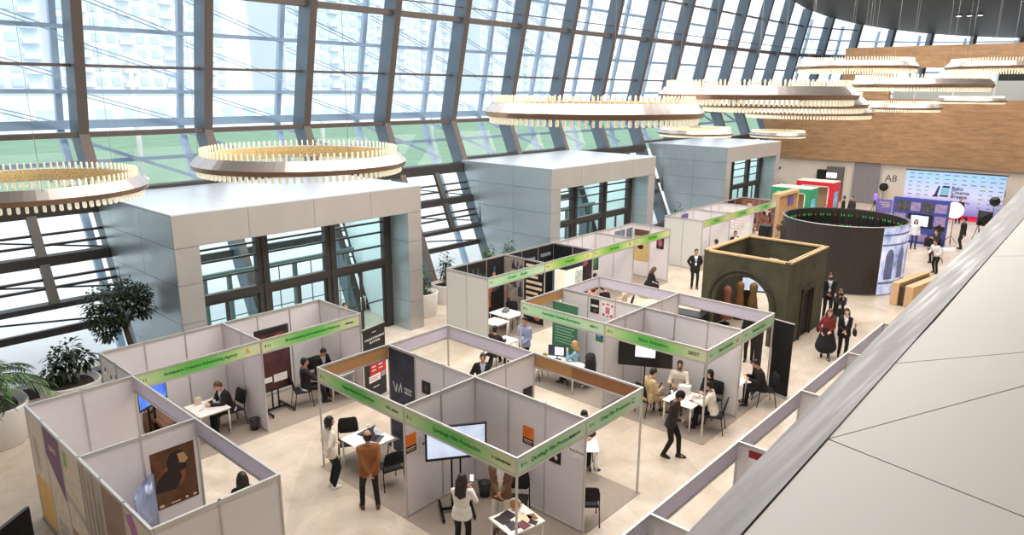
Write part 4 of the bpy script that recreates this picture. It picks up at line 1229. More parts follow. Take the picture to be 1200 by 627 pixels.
person('person in black seen from behind at the white end wall of the farther row', 31.0,14.7, 80, 1.74,'b','short','k',(30,29,32),(30,30,34),(28,28,28), det=1, hl=(.22,.16,1.05), hr=(.22,-.2,1.0))
person('man in black suit standing before the farther row, facing the hall', 33.5,14.9, 230, 1.76,'b','short','k',(214,214,218),(30,30,34),(28,28,28), det=1, jacket=(32,32,36), badge=True)
person('woman with brown hair standing by the printed white panel of the farther row', 36.1,15.0, 230, 1.64,'a','loose','b',(206,196,190),(80,74,72),(60,50,50), det=1, female=True)
person('small person in cream standing next to the brown haired woman', 35.3,14.7, 250, 1.55,'a','short','b',(214,196,160),(60,60,64),(50,46,46), det=1)
person('man in taupe jacket with a camera at the end of the farther row', 39.3,14.6, 190, 1.78,'b','short','k',(196,190,186),(34,32,36),(30,30,30), det=1, jacket=(128,118,108), badge=True)
person('person in dark olive coat seen from behind near the printed panel', 38.2,14.35, 60, 1.74,'b','short','k',(60,58,48),(40,38,40),(30,30,30), det=1, jacket=(64,60,50))
person('person in sand jacket and jeans next to the olive coat', 37.2,14.2, 80, 1.68,'a','loose','b',(166,140,112),(70,74,90),(40,40,40), det=1, female=True)
person('person in dark coat standing before the red kiosk', 50.4,14.95, 100, 1.76,'b','short','k',(36,36,42),(34,34,38),(28,28,28), det=0)
person('man in olive coat standing at the corner of the red kiosk', 50.35,14.4, 160, 1.80,'b','short','k',(74,70,58),(40,40,44),(28,28,28), det=0)
person('person in rust coloured coat between the green and red kiosks', 46.0,14.7, 200, 1.70,'b','short','k',(120,70,56),(40,40,44),(28,28,28), det=0)
person('woman in white and blue standing by the blue photo wall', 44.2,9.15, 200, 1.68,'a','loose','d',(226,226,234),(40,60,120),(40,40,40), det=0, female=True)
person('fair haired person beside the drum screen edge', 43.4,9.6, 200, 1.68,'a','short','o',(206,180,150),(60,64,80),(40,40,40), det=0)
person('person in white shirt and dark trousers bending forward in the open hall', 38.8,6.9, 150, 1.74,'b','short','k',(232,228,228),(30,34,40),(28,28,28), det=1, lean=.45, hl=(.4,.25,1.0), hr=(.35,-.2,1.0))
person('person with dark hair standing behind the round white lamp', 55.3,9.0, 200, 1.74,'b','short','k',(60,60,70),(40,40,44),(28,28,28), det=0)
person('person in black with a red strap working beside the round lamp', 46.0,7.12, 120, 1.80,'b','beanie','k',(28,26,28),(28,28,30),(28,28,28), det=0, jacket=(30,28,30))
person('camera operator in dark clothes behind the film camera', 41.0,7.5, 160, 1.74,'b','short','k',(34,34,44),(30,30,36),(28,28,28), det=0, hl=(.35,.1,1.35), hr=(.35,-.1,1.35))
person('dark haired person just inside the vestibule doors behind the booths', 12.93,19.0, 250, 1.72,'b','short','k',(30,30,34),(30,30,34),(28,28,28), det=1)
person('person in cream sitting with a rucksack in the aisle before the long row', 22.4,14.2, 110, 1.70,'b','short','b',(206,190,160),(60,56,60),(40,40,40), pose='sit', det=1)
person('person in pink top sitting in the aisle before the long row', 21.75,15.25, 60, 1.68,'a','loose','b',(232,160,150),(60,56,60),(40,40,40), pose='sit', det=1, female=True)
flush_people()
# ------------------------------------------------------------------ furniture prototypes
def make_chair(label):
    t = thing('visitor_chair', label, 'chair')
    # local: sitter faces +X
    MB().cbox(-.22,.23,-.23,.23,.425,.475,.03).build('seat', M_BLKFAB, t)
    bk = MB(); rs = []
    for z, x0, w in ((.58,-.225,.19),(.62,-.235,.225),(.80,-.275,.23),(.90,-.30,.21),(.925,-.305,.16)):
        rs.append([(x0-.018,-w,z),(x0+.018,-w,z),(x0+.03,0,z),(x0+.018,w,z),(x0-.018,w,z),(x0-.006,0,z)])
    bk.rings(rs, 0, True).build('backrest', M_BLKFAB, t)
    for sx, sy in ((1,1),(1,-1),(-1,1),(-1,-1)):
        pts = [(.20*sx,.235*sy,.43),(.255*sx,.245*sy,0.012)]
        if sx < 0: pts = [(-.285,.225*sy,.80),(-.235,.235*sy,.60),(-.20,.24*sy,.44),(-.27,.25*sy,0.012)]
        MB().tube(pts, .0125, 8).capsule((pts[-1][0],pts[-1][1],.016),(pts[-1][0],pts[-1][1],.03),.017,.015,8).build('leg', M_BLKMET, t)
    MB().tube([(.2,-.235,.43),(.2,.235,.43)], .011, 6).tube([(-.2,-.24,.43),(-.2,.24,.43)], .011, 6).build('seat_frame', M_BLKMET, t)
    return t
CHAIRS = [
 (8.78,13.02,238,'black visitor chair pulled up behind the laptop table, backrest to the aisle'),
 (8.72,11.42,75,'empty black visitor chair in front of the laptop table, close to the wall end'),
 (9.52,12.00,170,'black visitor chair between the laptop table and the navy poster wall'),
 (9.62,8.45,215,'black visitor chair behind the brochure table in the bright screen booth'),
 (10.55,7.38,42,'lone black visitor chair on the grey carpet beside the wall end'),
 (15.72,9.05,-25,'chair under the man in beige below the black screen'),
 (16.77,8.73,205,'chair under the bearded man in the cream shirt'),
 (16.77,7.79,175,'chair under the woman in the black headscarf'),
 (16.02,7.28,108,'black chair under the person in the white top at the meeting table'),
 (18.45,6.97,130,'black chair under the man writing beside the roll-up banners'),
 (16.05,11.68,110,'chair with black coats hung on it under the blond woman'),
 (15.45,12.95,-60,'empty black chair behind the computer monitor desk'),
 (15.30,14.45,10,'black chair under the man in the maroon jacket in the aisle'),
 (12.60,9.0,222,'black chair under the man whose head shows over the wall end'),
 (7.76,16.72,182,'black chair under the man with both hands on the white table'),
 (6.25,17.0,-40,'black chair with a brown coat thrown over it beside the blue screen'),
 (9.66,16.45,-20,'black chair under the man beside the dark red display'),
 (10.62,17.05,-88,'black chair under the man behind the leaflet table'),
 (22.95,16.1,-90,'chair under the man inside the third booth of the long row'),
 (22.38,14.15,110,'dark chair with a rucksack in the aisle before the long row'),
 (21.7,15.2,60,'chair under the person in pink before the long row'),
 (18.55,16.75,200,'black chair behind the white table in the first dark poster booth'),
 (22.05,14.75,-120,'empty black chair back in the aisle before the long row'),
]
ch0 = make_chair(CHAIRS[0][3]); ch0['group'] = 'black visitor chairs'
ch0.location = (CHAIRS[0][0], CHAIRS[0][1], .012); ch0.rotation_euler = (0,0,math.radians(CHAIRS[0][2]))
for x, y, r, lab in CHAIRS[1:]:
    dup(ch0, (x, y, .012 if not (12.2 < y < 15.5 and x > 12.2) else 0), math.radians(r), lab)

def table(x, y, w, d, label, rz=0.0, h=.74, z0=.012, name='white_table', rot=0):
    t = thing(name, label, 'table', (x, y, z0), rz)
    MB().cbox(-w/2,w/2,-d/2,d/2,h-.03,h,.012).build('tabletop', M_WHITE, t)
    for sx in (1,-1):
        for sy in (1,-1):
            X, Y = sx*(w/2-.05), sy*(d/2-.05)
            MB().rings([[(X+.02*math.cos(2*PI*k/10), Y+.02*math.sin(2*PI*k/10), z) for k in range(10)] for z in (0,h-.03)], 0, True).build('leg', M_WHITEP, t)
    MB().box(-w/2+.06,w/2-.06,-d/2+.04,-d/2+.06,h-.07,h-.03).box(-w/2+.06,w/2-.06,d/2-.06,d/2-.04,h-.07,h-.03).build('apron', M_WHITEP, t)
    return t
ZT_ = .752
table(8.85,12.38,.9,.9,'white table with two laptops and papers in the first front booth')
table(8.80,7.72,.82,.72,'white table covered in brochures under the corner post', -.2)
table(7.12,16.70,.82,.88,'white table with a paper bag where the man in the dark suit sits')
table(10.68,16.22,.80,.62,'white table with pink leaflets behind the front header board')
table(15.82,8.02,.95,.85,'white meeting table in the middle of the talking group')
table(15.62,12.05,.70,1.5,'long white desk with computer monitor and flowers', 0)
table(18.05,16.42,.85,1.0,'white table in the first dark poster booth with a grey bag on it')
table(17.05,16.05,.7,.7,'smaller white table by the white end wall of the long row', 0)
table(15.95,14.52,.6,.6,'small white table in the aisle before the man in maroon', 0, z0=0)
table(17.85,7.62,.60,.60,'small white table where the man in the black suit writes', 0)
table(12.0,8.45,.60,.55,'small white table in front of the man sitting by the wall end', .7)
table(22.95,16.95,.8,.6,'white table at the back of the third booth of the long row', 0)

# ---- things on the tables
def laptop(x, y, rz, label, z=ZT_):
    t = thing('laptop', label, 'laptop', (x, y, z), rz)
    g = mat('laptop_grey', (92,96,104), .35, .5)
    MB().cbox(-.11,.11,-.16,.16,0,.016,.006).build('keyboard_base', g, t)
    # lid opens at -x edge
    MB().prism([(-.11,-.16,.016),(-.11,.16,.016),(-.20,.16,.21),(-.20,-.16,.21)], (-.006,0,-.003)).build('screen_lid', g, t)
    MB().box(-.09,.02,-.14,.14,.0162,.0172).build('keys', M_BLACK, t)
    return t
laptop(8.95,12.62,math.radians(100),'grey laptop at the far side of the front booth table')
laptop(8.98,12.18,math.radians(-60),'second grey laptop lying among papers on the front booth table')
def sheet(x, y, z, w, d, rz, m, label, name='paper_sheet', cat='paper', th=.002, group=None):
    o = MB().box(-w/2,w/2,-d/2,d/2,0,th).build(name, m, None, (x,y,z), rz)
    return tag(o, label, cat, group)
M_BRO = mat('brochure_dark', (52,42,46), .4, 0, .5, 14); M_BROR = mat('brochure_wine', (112,46,62), .4, 0, .4, 14); M_BROC = mat('brochure_cream', (232,206,166), .5, 0, .15, 14); M_BROB = mat('brochure_brown', (140,104,66), .5, 0, .4, 20)
for k, (dx, dy, rz, w, d, m, lab) in enumerate((
    (-.24,.14,.1,.20,.28,M_BRO,'dark brochure at the outer corner of the brochure table'),
    (-.05,.20,.2,.20,.26,M_BRO,'dark brochure beside the round plaque on the brochure table'),
    (-.20,-.12,-.1,.20,.26,M_BRO,'dark picture brochure in the middle of the brochure table edge'),
    (-.02,-.22,.15,.20,.24,M_BROR,'wine red brochure at the front corner of the brochure table'),
    (.14,-.05,.3,.22,.24,M_BROC,'cream leaflet on the brochure table'),
    (.27,-.12,-.2,.16,.20,M_BROB,'brown picture card on the brochure table'),
    (.18,-.26,.5,.13,.16,M_BRO,'small dark card at the table edge under the corner post'),
    (.26,.20,.0,.22,.26,M_PAPER,'white sheet at the back of the brochure table'))):
    c, s = math.cos(-.2), math.sin(-.2)
    sheet(8.80+dx*c-dy*s, 7.72+dx*s+dy*c, ZT_+.0005, w, d, rz-.2, m, lab, 'brochure', 'brochure', .004)
# round plaque standing on the brochure table
t = thing('round_plaque', 'round cream plaque with a gold picture standing on the brochure table', 'plaque', (8.98,7.93,ZT_), math.radians(210))
R_ = MB()
R_.rings([[(x, .13*math.cos(2*PI*k/28), .135+.13*math.sin(2*PI*k/28)) for k in range(28)] for x in (-.012,.012)], 0)
R_.build('disc', mat('plaque_cream', (232,220,190), .5), t)
MB().rings([[(x, .10*math.cos(2*PI*k/28), .135+.10*math.sin(2*PI*k/28)) for k in range(28)] for x in (.0121,.014)], 0).build('picture', mat('plaque_gold', (196,150,90), .5, 0, .5, 30), t)
MB().box(-.05,.03,-.06,.06,0,.012).build('foot', M_CHIP, t)
for k, (x, y, rz, w, d, lab) in enumerate(((8.58,12.66,.2,.21,.30,'white sheet at the corner of the laptop table'),(8.62,12.12,-.3,.21,.30,'white sheet by the second laptop'),(9.17,12.45,.1,.21,.30,'printed sheet at the wall side of the laptop table'),(8.75,12.40,.6,.21,.30,'printed sheet between the two laptops'),(9.18,12.1,.4,.15,.21,'small leaflet at the wall side edge of the laptop table'))):
    sheet(x, y, ZT_+.0005, w, d, rz, M_PAPER if k != 2 else mat('paper_grey', (180,184,190), .7), lab)
def cup(x, y, z, label, h=.12, r=.038, m=None):
    t = thing('paper_cup', label, 'cup', (x, y, z))
    MB().lathe([(r*.75,0),(r,h),(r*.94,h),(r*.7,.01)], n=16).build('cup_body', m or M_PAPER, t)
    MB().lathe([(r*1.04,h-.004),(r*1.06,h+.006),(r*.9,h+.014)], n=16).build('cup_lid', M_WHITE, t)
    return t
cup(9.12,12.70,ZT_,'white paper cup at the back corner of the laptop table')
cup(15.80,8.42,ZT_,'small white cup on the far side of the meeting table',.09)
cup(16.05,7.75,ZT_,'dark cup beside the person in the white top',.09,.036,M_BLACK)
cup(7.32,16.72,ZT_,'white cup between the hands of the man in the dark suit',.10)
t = thing('paper_bag', 'small cream paper bag standing on the white table', 'bag', (7.02,17.0,ZT_))
MB().rings([[(-.07*s,-.05,z),(.07*s,-.05,z),(.07*s,.05*q,z),(-.07*s,.05*q,z)] for z, s, q in ((0,1,1),(.12,1,1),(.2,1.02,.3))], 0).build('bag_body', mat('bag_cream', (232,214,188), .8), t)
MB().tube([(-.03,.0,.2),(-.03,0,.24),(.03,0,.24),(.03,0,.2)], .004, 5).build('bag_handle', mat('bag_cream', (232,214,188), .8), t)
t = thing('pen', 'dark pen lying on the white table by the paper bag', 'pen', (6.92,16.62,ZT_+.006), .3)
MB().tube([(-.07,0,0),(.06,0,0)], .005, 6).build('pen_barrel', M_BLACK, t); MB().tube([(.06,0,0),(.075,0,0)], [.005,.001], 6).build('pen_tip', M_ALU, t)
for k in range(6):
    sheet(10.42+.11*k, 16.12+(k%2)*.16, ZT_+.0005, .10, .15, .1*k, mat('leaflet_pink', (206,120,140), .6, 0, .4, 20), ['pink leaflet nearest the red display on the leaflet table','second pink leaflet in the row on the leaflet table','third pink leaflet in the row on the leaflet table','fourth pink leaflet in the row on the leaflet table','fifth pink leaflet in the row on the leaflet table','pink leaflet at the wall end of the leaflet table'][k], 'leaflet', 'leaflet', .003, 'pink leaflets on the table')
# meeting table
for k, (x, y, rz, lab) in enumerate(((15.55,8.2,.3,'white sheet at the edge of the meeting table near the man in the cap'),(15.85,7.95,-.2,'pink tinted sheet in the middle of the meeting table'),(16.05,8.15,.1,'grey sheet before the bearded man'),(15.7,7.78,.5,'sheet at the front corner of the meeting table'))):
    sheet(x, y, ZT_+.0005, .21, .30, rz, M_PAPER if k != 1 else mat('paper_pink', (226,196,196), .7), lab)
t = thing('document_tray', 'pale grey upright file box on the meeting table before the bearded man', 'file box', (16.12,8.22,ZT_), .3)
MB().box(-.13,.13,-.16,.16,0,.01).box(-.13,-.12,-.16,.16,.01,.22).box(.12,.13,-.16,.16,.01,.2).box(-.12,.12,.15,.16,.01,.2).build('box_body', M_WHITEP, t)
MB().box(-.1,.1,-.15,.14,.01,.19).build('papers', M_PAPER, t)
def phone(x, y, z, rz, label, tilt=0.0, lit=False):
    t = thing('phone', label, 'phone', (x, y, z), rz)
    t.rotation_euler = (0, tilt, rz)
    MB().cbox(-.038,.038,-.004,.004,-.075,.075,.004).build('phone_body', M_BLACK, t)
    MB().box(-.034,.034,.0041,.005,-.07,.07).build('phone_screen', mat('phone_glow', (230,236,246), .2, emit=1.2) if lit else M_BLACK, t)
    return t
phone(8.49,8.60,1.40,math.radians(125),'phone with a bright screen held up by the long haired woman',0,True)
phone(15.92,8.83,.86,0,'phone in the hands of the man in beige',1.0)
t = thing('camera', 'black camera raised to the eye of the red haired person', 'camera', (25.88,7.37,1.58), math.radians(210))
MB().cbox(-.04,.04,-.07,.07,-.045,.045,.012).build('camera_body', M_BLACK, t)
MB().tube([(.04,0,0),(.12,0,0)], .035, 12).build('lens', M_BLACK, t)
t = thing('camera', 'black camera held by the man in the taupe jacket', 'camera', (38.98,14.55,1.25), math.radians(190))
MB().cbox(-.04,.04,-.07,.07,-.045,.045,.012).build('camera_body', M_BLACK, t); MB().tube([(.04,0,0),(.14,0,0)], .038, 12).build('lens', M_BLACK, t)
t = thing('handbag', 'dark handbag hanging at the side of the woman in the red sweater', 'handbag', (23.4,7.27,.95), math.radians(205))
MB().cbox(-.13,.13,-.04,.04,-.12,.1,.03).build('bag_body', mat('leather_dark', (50,28,34), .5), t); MB().tube([(-.08,0,.1),(-.05,0,.3),(.05,0,.3),(.08,0,.1)], .008, 6).build('bag_strap', mat('leather_dark', (50,28,34), .5), t)
t = thing('handbag', 'black handbag hanging from the arm of the woman in the black suit', 'handbag', (23.90,6.26,.92), math.radians(205))
MB().cbox(-.14,.14,-.05,.05,-.12,.1,.03).build('bag_body', M_BLACK, t); MB().tube([(-.08,0,.1),(-.04,0,.28),(.04,0,.28),(.08,0,.1)], .008, 6).build('bag_strap', M_BLACK, t)
# computer on the long desk
t = thing('computer_monitor', 'computer monitor with a bright window on the long white desk', 'monitor', (15.66,12.20,ZT_), math.radians(205))
MB().cbox(-.015,.015,-.27,.27,.12,.46,.01).build('monitor_body', M_BLACK, t)
MB().box(.0152,.0165,-.25,.25,.14,.44).build('screen', mat('screen_navy', (30,40,70), .3, emit=.3), t)
MB().box(.0166,.0175,-.06,.20,.17,.41).build('screen_window', mat('screen_white', (226,234,246), .3, emit=.9), t)
MB().tube([(-.02,0,.02),(-.02,0,.2)], .018, 8).cbox(-.1,.08,-.12,.12,0,.012,.005).build('monitor_stand', M_BLACK, t)
t = thing('keyboard', 'white keyboard before the computer monitor', 'keyboard', (15.42,11.98,ZT_), math.radians(65))
MB().cbox(-.07,.07,-.21,.21,0,.014,.005).build('keyboard_base', M_WHITE, t); MB().box(-.06,.06,-.2,.2,.0141,.018).build('keys', mat('key_grey',(200,202,206),.5), t)
t = thing('flower_basket', 'small basket with orange and green sweets beside the monitor', 'basket', (15.62,12.62,ZT_))
MB().lathe([(.06,0),(.09,.08),(.082,.08),(.055,.01)], n=16).build('basket', M_CHIP, t)
random.seed(3)
for k in range(9):
    a = k*2.4; MB().ellipsoid((.045*math.cos(a),.045*math.sin(a),.085+.01*(k%3)), (.024,.024,.022), 8, 6).build('sweet', mat(('sweet_orange','sweet_green','sweet_yellow')[k%3], ((214,120,50),(90,150,60),(222,190,80))[k%3], .5), t)
sheet(15.5,11.55,ZT_+.0005,.21,.3,.2,M_PAPER,'white sheet under the hand of the blond woman')
sheet(15.7,11.42,ZT_+.0005,.21,.3,.7,M_PAPER,'white sheet at the end of the long desk')
t = thing('tote_bag', 'grey bag lying on the white table of the first dark poster booth', 'bag', (18.1,16.5,ZT_), .4)
MB().rings([[(-.16*s,-.1*s,z),(.16*s,-.1*s,z),(.16*s,.1*s,z),(-.16*s,.1*s,z)] for z, s in ((0,.9),(.06,1),(.13,.8),(.16,.4))], 0, True).build('bag_body', mat('bag_grey', (120,120,126), .8), t)
MB().tube([(-.08,0,.15),(0,0,.22),(.08,0,.15)], .008, 6).build('bag_handle', mat('bag_grey', (120,120,126), .8), t)
t = thing('waste_bin', 'small black mesh waste bin by the divider wall', 'waste bin', (8.02,16.10,.012))
MB().lathe([(.10,0),(.13,.28),(.122,.28),(.095,.012)], n=20).build('bin_body', mat('mesh_dark', (52,50,50), .6), t); MB().lathe([(.13,.275),(.138,.285),(.13,.295),(.122,.285)], n=20, caps=False).build('bin_rim', M_BLKMET, t)
t = thing('waste_bin', 'small dark waste bin in the corner behind the bright screen', 'waste bin', (9.82,9.55,.012))
MB().lathe([(.11,0),(.14,.3),(.132,.3),(.1,.012)], n=20).build('bin_body', mat('mesh_dark', (52,50,50), .6), t); MB().lathe([(.14,.295),(.148,.305),(.14,.315),(.132,.305)], n=20, caps=False).build('bin_rim', M_BLKMET, t)
t = thing('power_strip', 'power strip with plugs lying on the carpet under the desk', 'power strip', (16.1,11.5,.012), .4)
MB().cbox(-.2,.2,-.03,.03,0,.04,.008).build('strip_body', M_WHITE, t)
MB().box(-.12,-.07,-.02,.02,.04,.08).box(.02,.07,-.02,.02,.04,.08).build('plug', M_BLACK, t)
MB().tube([(.2,0,.02),(.4,.1,.008),(.6,-.1,.008),(.9,.05,.008)], .006, 6).build('cable', M_BLACK, t)
t = thing('floor_socket', 'small dark floor socket set in the stone floor', 'floor socket', (12.36,8.35,0))
MB().lathe([(.07,0),(.07,.012),(.05,.016)], n=16).build('socket_lid', M_BLKMET, t); MB().lathe([(.08,0),(.08,.006),(.07,.008)], n=16).build('socket_ring', M_ALU, t)
t = thing('draped_coat', 'brown coat thrown over the chair beside the blue screen', 'coat', (6.25,16.98,.5), math.radians(-40))
MB().rings([[(x+dx, y, z) for x, y in ((-.1,-.3),(.1,-.3),(.14,0),(.1,.3),(-.1,.3),(-.14,0))] for z, dx in ((-.02,.05),(.1,-.05),(.3,-.2),(.46,-.3),(.44,-.36),(.2,-.38),(-.1,-.36))], 0, True).build('coat_body', cloth((120,88,68)), t)
MB().capsule((-.25,-.3,.38),(.1,-.34,.0),.06,.045).build('coat_sleeve', cloth((120,88,68)), t)
t = thing('draped_coat', 'black coats hanging over the chair of the blond woman', 'coat', (16.05,11.66,.5), math.radians(110))
MB().rings([[(x+dx, y*w, z) for x, y in ((-.08,-.3),(.06,-.3),(.1,0),(.06,.3),(-.08,.3),(-.12,0))] for z, dx, w in ((.48,-.30,.7),(.4,-.33,.95),(.15,-.36,1.1),(-.15,-.36,1.15),(-.3,-.34,1))], 0, True).build('coat_body', M_BLKFAB, t)
MB().capsule((-.3,-.3,.3),(-.33,-.38,-.2),.07,.05).build('coat_sleeve', M_BLKFAB, t)

# ------------------------------------------------------------------ screens on stands
def flat_screen(name, label, x, y, face, w, h, zc, mscreen, stand='trolley', z0=.012, bez=.04):
    """face = heading of the screen's normal"""
    t = thing(name, label, 'screen', (x, y, z0), math.radians(face))
    MB().cbox(-.035,.02,-w/2,w/2,zc-h/2,zc+h/2,.008).build('screen_housing', M_BLACK, t)
    MB().box(.0205,.0225,-w/2+bez,w/2-bez,zc-h/2+bez*1.6,zc+h/2-bez).build('screen_glass', mscreen, t)
    if stand:
        for sy in ((-.09,.09) if stand == 'trolley' else (0,)):
            MB().beam((-.07,sy,.08),(-.07,sy,zc+h*.3),.035,.035,0,(1,0,0)).build('upright', M_BLKMET, t)
        MB().beam((-.42,-.32,.07),(.34,-.32,.07),.05,.04).build('foot', M_BLKMET, t); MB().beam((-.42,.32,.07),(.34,.32,.07),.05,.04).build('foot', M_BLKMET, t)
        MB().beam((-.07,-.34,.08),(-.07,.34,.08),.05,.05).build('cross_bar', M_BLKMET, t)
        for sx in (-.4,.32):
            for sy in (-.32,.32): MB().rings([[(sx+.03*math.cos(2*PI*k/12), sy+yy, .03+.03*math.sin(2*PI*k/12)) for k in range(12)] for yy in (-.012,.012)], 0).build('caster', M_BLACK, t)
    return t
M_SCRB = mat('screen_bright', (198,212,238), .3, 0, .2, 2.2, emit=.5)
t = flat_screen('display_screen','large bright white screen on a black wheeled stand in the front booth',8.96,9.52,235,1.26,.76,1.63,M_SCRB)
M_SCRK = mat('screen_black', (10,10,11), .3)
t = flat_screen('display_screen','large black screen with one white window in the middle block booth',16.10,9.46,208,1.48,.86,1.58,M_SCRK, 'pole')
MB().box(.023,.0245,-.27,.27,1.43,1.78).build('white_window', mat('screen_white', (226,234,246), .3, emit=.9), t)
t = flat_screen('display_screen','blue screen on a stand behind the wall of the corner booths',5.86,16.72,-62,.95,.62,1.52,mat('screen_blue', (70,110,214), .3, 0, .5, 4, emit=.5))
t = flat_screen('display_screen','green picture screen on a stand in the third booth of the long row',23.1,16.6,235,1.1,.7,1.7,mat('screen_green', (60,110,66), .3, 0, .5, 5, emit=.25),'pole')
t = flat_screen('display_totem','dark tall totem screen cut off at the bottom picture corner',1.98,12.28,-51.5,.9,1.5,1.25,M_SCRK,'pole',0)
# glossy blue banner leaning inside the corner booth
t = thing('curved_banner','glossy blue curved banner standing in the corner booth before the brown portrait poster','banner',(4.02,12.28,.012))
rs = []
for k in range(9):
    u = k/8; rs.append([( -.32+.64*u, .25*(u-.5)+.10*math.sin(PI*u), z) for z in (0.06,)] )
bb = MB()
P_ = [(-.34+.55*k/8, -.35+.62*k/8+.10*math.sin(PI*k/8)) for k in range(9)]
bb.rings([[(x, y, z) for x, y in P_] + [(x+.02, y-.012, z) for x, y in reversed(P_)] for z in (.06,1.75)], 0, True)
bb.build('banner_film', mat('banner_blue', (128,138,166), .15, .2, .4, 3), t)
MB().cbox(-.4,.25,-.42,.32,0,.06,.02).build('banner_foot', M_BLACK, t)

# ------------------------------------------------------------------ posters and roll-ups
def poster(label, c, ax, w, h, elems, base, name='poster', cat='poster', th=.006, up=(0,0,1)):
    """c = centre on the wall face, ax = direction along which the print reads; elems = [(kind, args..., material)] in unit coordinates"""
    ax = Vector(ax).normalized(); up = Vector(up).normalized(); n = ax.cross(up)
    t = thing(name, label, cat, c)
    def pt(u, v, d): return tuple(ax*(u-.5)*w + up*(v-.5)*h + n*d)
    MB().prism([pt(0,0,0),pt(1,0,0),pt(1,1,0),pt(0,1,0)], tuple(n*th)).build('print_sheet', base, t)
    for q, e in enumerate(elems):
        d = th + .0006*(q+1); m = e[-1]
        if e[0] == 'r':
            _, u0, v0, u1, v1, _m = e
            MB().prism([pt(u0,v0,d-.0004),pt(u1,v0,d-.0004),pt(u1,v1,d-.0004),pt(u0,v1,d-.0004)], tuple(n*.0005)).build('printed_field', m, t)
        elif e[0] == 'p':
            MB().prism([pt(u,v,d-.0004) for u, v in e[1]], tuple(n*.0005)).build('printed_shape', m, t)
        elif e[0] == 'e':
            _, u, v, ru, rv, _m = e
            MB().prism([pt(u+ru*math.cos(2*PI*k/20), v+rv*math.sin(2*PI*k/20), d-.0004) for k in range(20)], tuple(n*.0005)).build('printed_shape', m, t)
        elif e[0] == 't':
            _, txt, u, v, size, _m = e
            p = Vector(pt(u, v, d))
            text_mesh('lettering', txt, size, tuple(p), tuple(ax), tuple(up), m, t, .0004, 'CENTER', size*.02)
    return t
def rollup(label, x, y, face, w, h, elems, base, z0=0.0):
    """free standing roll-up banner, print facing heading `face`"""
    f = math.radians(face); n = Vector((math.cos(f), math.sin(f), 0)); ax = Vector((-n.y, n.x, 0))
    t = poster(label, (x, y, z0+h/2+.06), ax, w, h, elems, base, 'rollup_banner', 'banner', .006)
    MB().beam(tuple(-ax*(w/2+.02) + Vector((0,0,-h/2-.03))), tuple(ax*(w/2+.02) + Vector((0,0,-h/2-.03))), .16, .06).build('banner_foot', M_ALU, t)
    MB().beam(tuple(-ax*w/2 + Vector((0,0,h/2+.01))), tuple(ax*w/2 + Vector((0,0,h/2+.01))), .03, .03).build('top_bar', M_ALU, t)
    MB().tube([tuple(-n*.02 + Vector((0,0,-h/2))), tuple(-n*.02 + Vector((0,0,h/2)))], .01, 6).build('support_pole', M_ALU, t)
    return t
C = lambda nm, rgb, **k: mat(nm, rgb, .6, 0, k.pop('var', .08), k.pop('scale', 5), **k)
# brown portrait poster (a generic bearded profile)
PB = C('p_brown', (92,60,36), var=.4, scale=2.5); PO = C('p_orange', (142,82,38), var=.5, scale=3); PK = C('p_darkbrown', (40,28,22)); PF = C('p_face', (196,150,112)); PT = C('p_pale', (226,206,176))
poster('brown film poster with a bearded profile on the white wall of the corner booth', (4.66,12.66,1.50), (1,0,0), .80, 1.16,
  [('e',.42,.50,.34,.20,PO),('p',[(.02,.30),(.10,.52),(.30,.62),(.60,.60),(.66,.44),(.5,.26)],PK),('p',[(.36,.60),(.34,.78),(.44,.90),(.62,.93),(.76,.88),(.78,.72),(.70,.60),(.5,.56)],PK),
   ('p',[(.60,.86),(.76,.86),(.80,.78),(.84,.72),(.79,.70),(.76,.66),(.64,.68)],PF),('p',[(.54,.72),(.66,.69),(.78,.67),(.78,.58),(.62,.54),(.52,.6)],PK)] +
  [('r',.05,.62+.035*k,.24,.635+.035*k,PO) for k in range(7)] + [('r',.40,.25-.02*k,.72,.258-.02*k,PO) for k in range(4)] + [('r',.08,.035,.18,.075,PT),('r',.34,.04,.56,.06,PT),('r',.68,.04,.74,.075,PT),('r',.86,.04,.94,.075,PT)], PB)
# prints on the outside of the corner booths' long wall
PU = C('p_purple', (120,76,110)); PCR = C('p_cream', (216,200,178), var=.1); PY = C('p_yellow', (222,172,92)); PTN = C('p_taupe', (160,132,112)); PGR = C('p_greybeige', (186,172,158), var=.12); PM = C('p_mauve', (176,110,160))
ext = [(15.17,PCR,[('r',0,0,1,.42,PY),('r',.2,.5,.5,.8,PGR)],'cream and yellow print, first on the outer wall of the corner booths'),
       (14.17,PU,[('p',[(0,.75),(1,.45),(1,0),(0,0)],PCR),('r',.15,.05,.85,.2,PGR),('t','KINO',.5,.85,.16,PT)],'purple and cream print, second on the outer wall of the corner booths'),
       (13.17,PCR,[('r',.1,.82,.3,.95,C('p_leaf',(130,170,100))),('p',[(0,.6),(1,.5),(1,.42),(0,.52)],PGR),('r',0,0,1,.28,PTN)],'cream print with a leaf, third on the outer wall of the corner booths'),
       (12.17,PGR,[('r',.12,.0,.2,1,PTN),('r',.35,.0,.42,.9,PTN),('r',.58,.1,.66,1,PTN),('r',.8,0,.86,.8,PTN)],'striped beige print, fourth on the outer wall of the corner booths'),
       (11.17,PTN,[('r',.1,.1,.9,.5,PGR)],'plain taupe print, fifth on the outer wall of the corner booths'),
       (10.17,PCR,[('p',[(0,.95),(.3,1),(1,.55),(1,.35)],PM)],'white print with a mauve diagonal, last on the outer wall of the corner booths')]
for y, base, el, lab in ext:
    poster(lab, (3.142,y,1.25), (0,-1,0), .94, 2.36, el, base, 'wall_print')
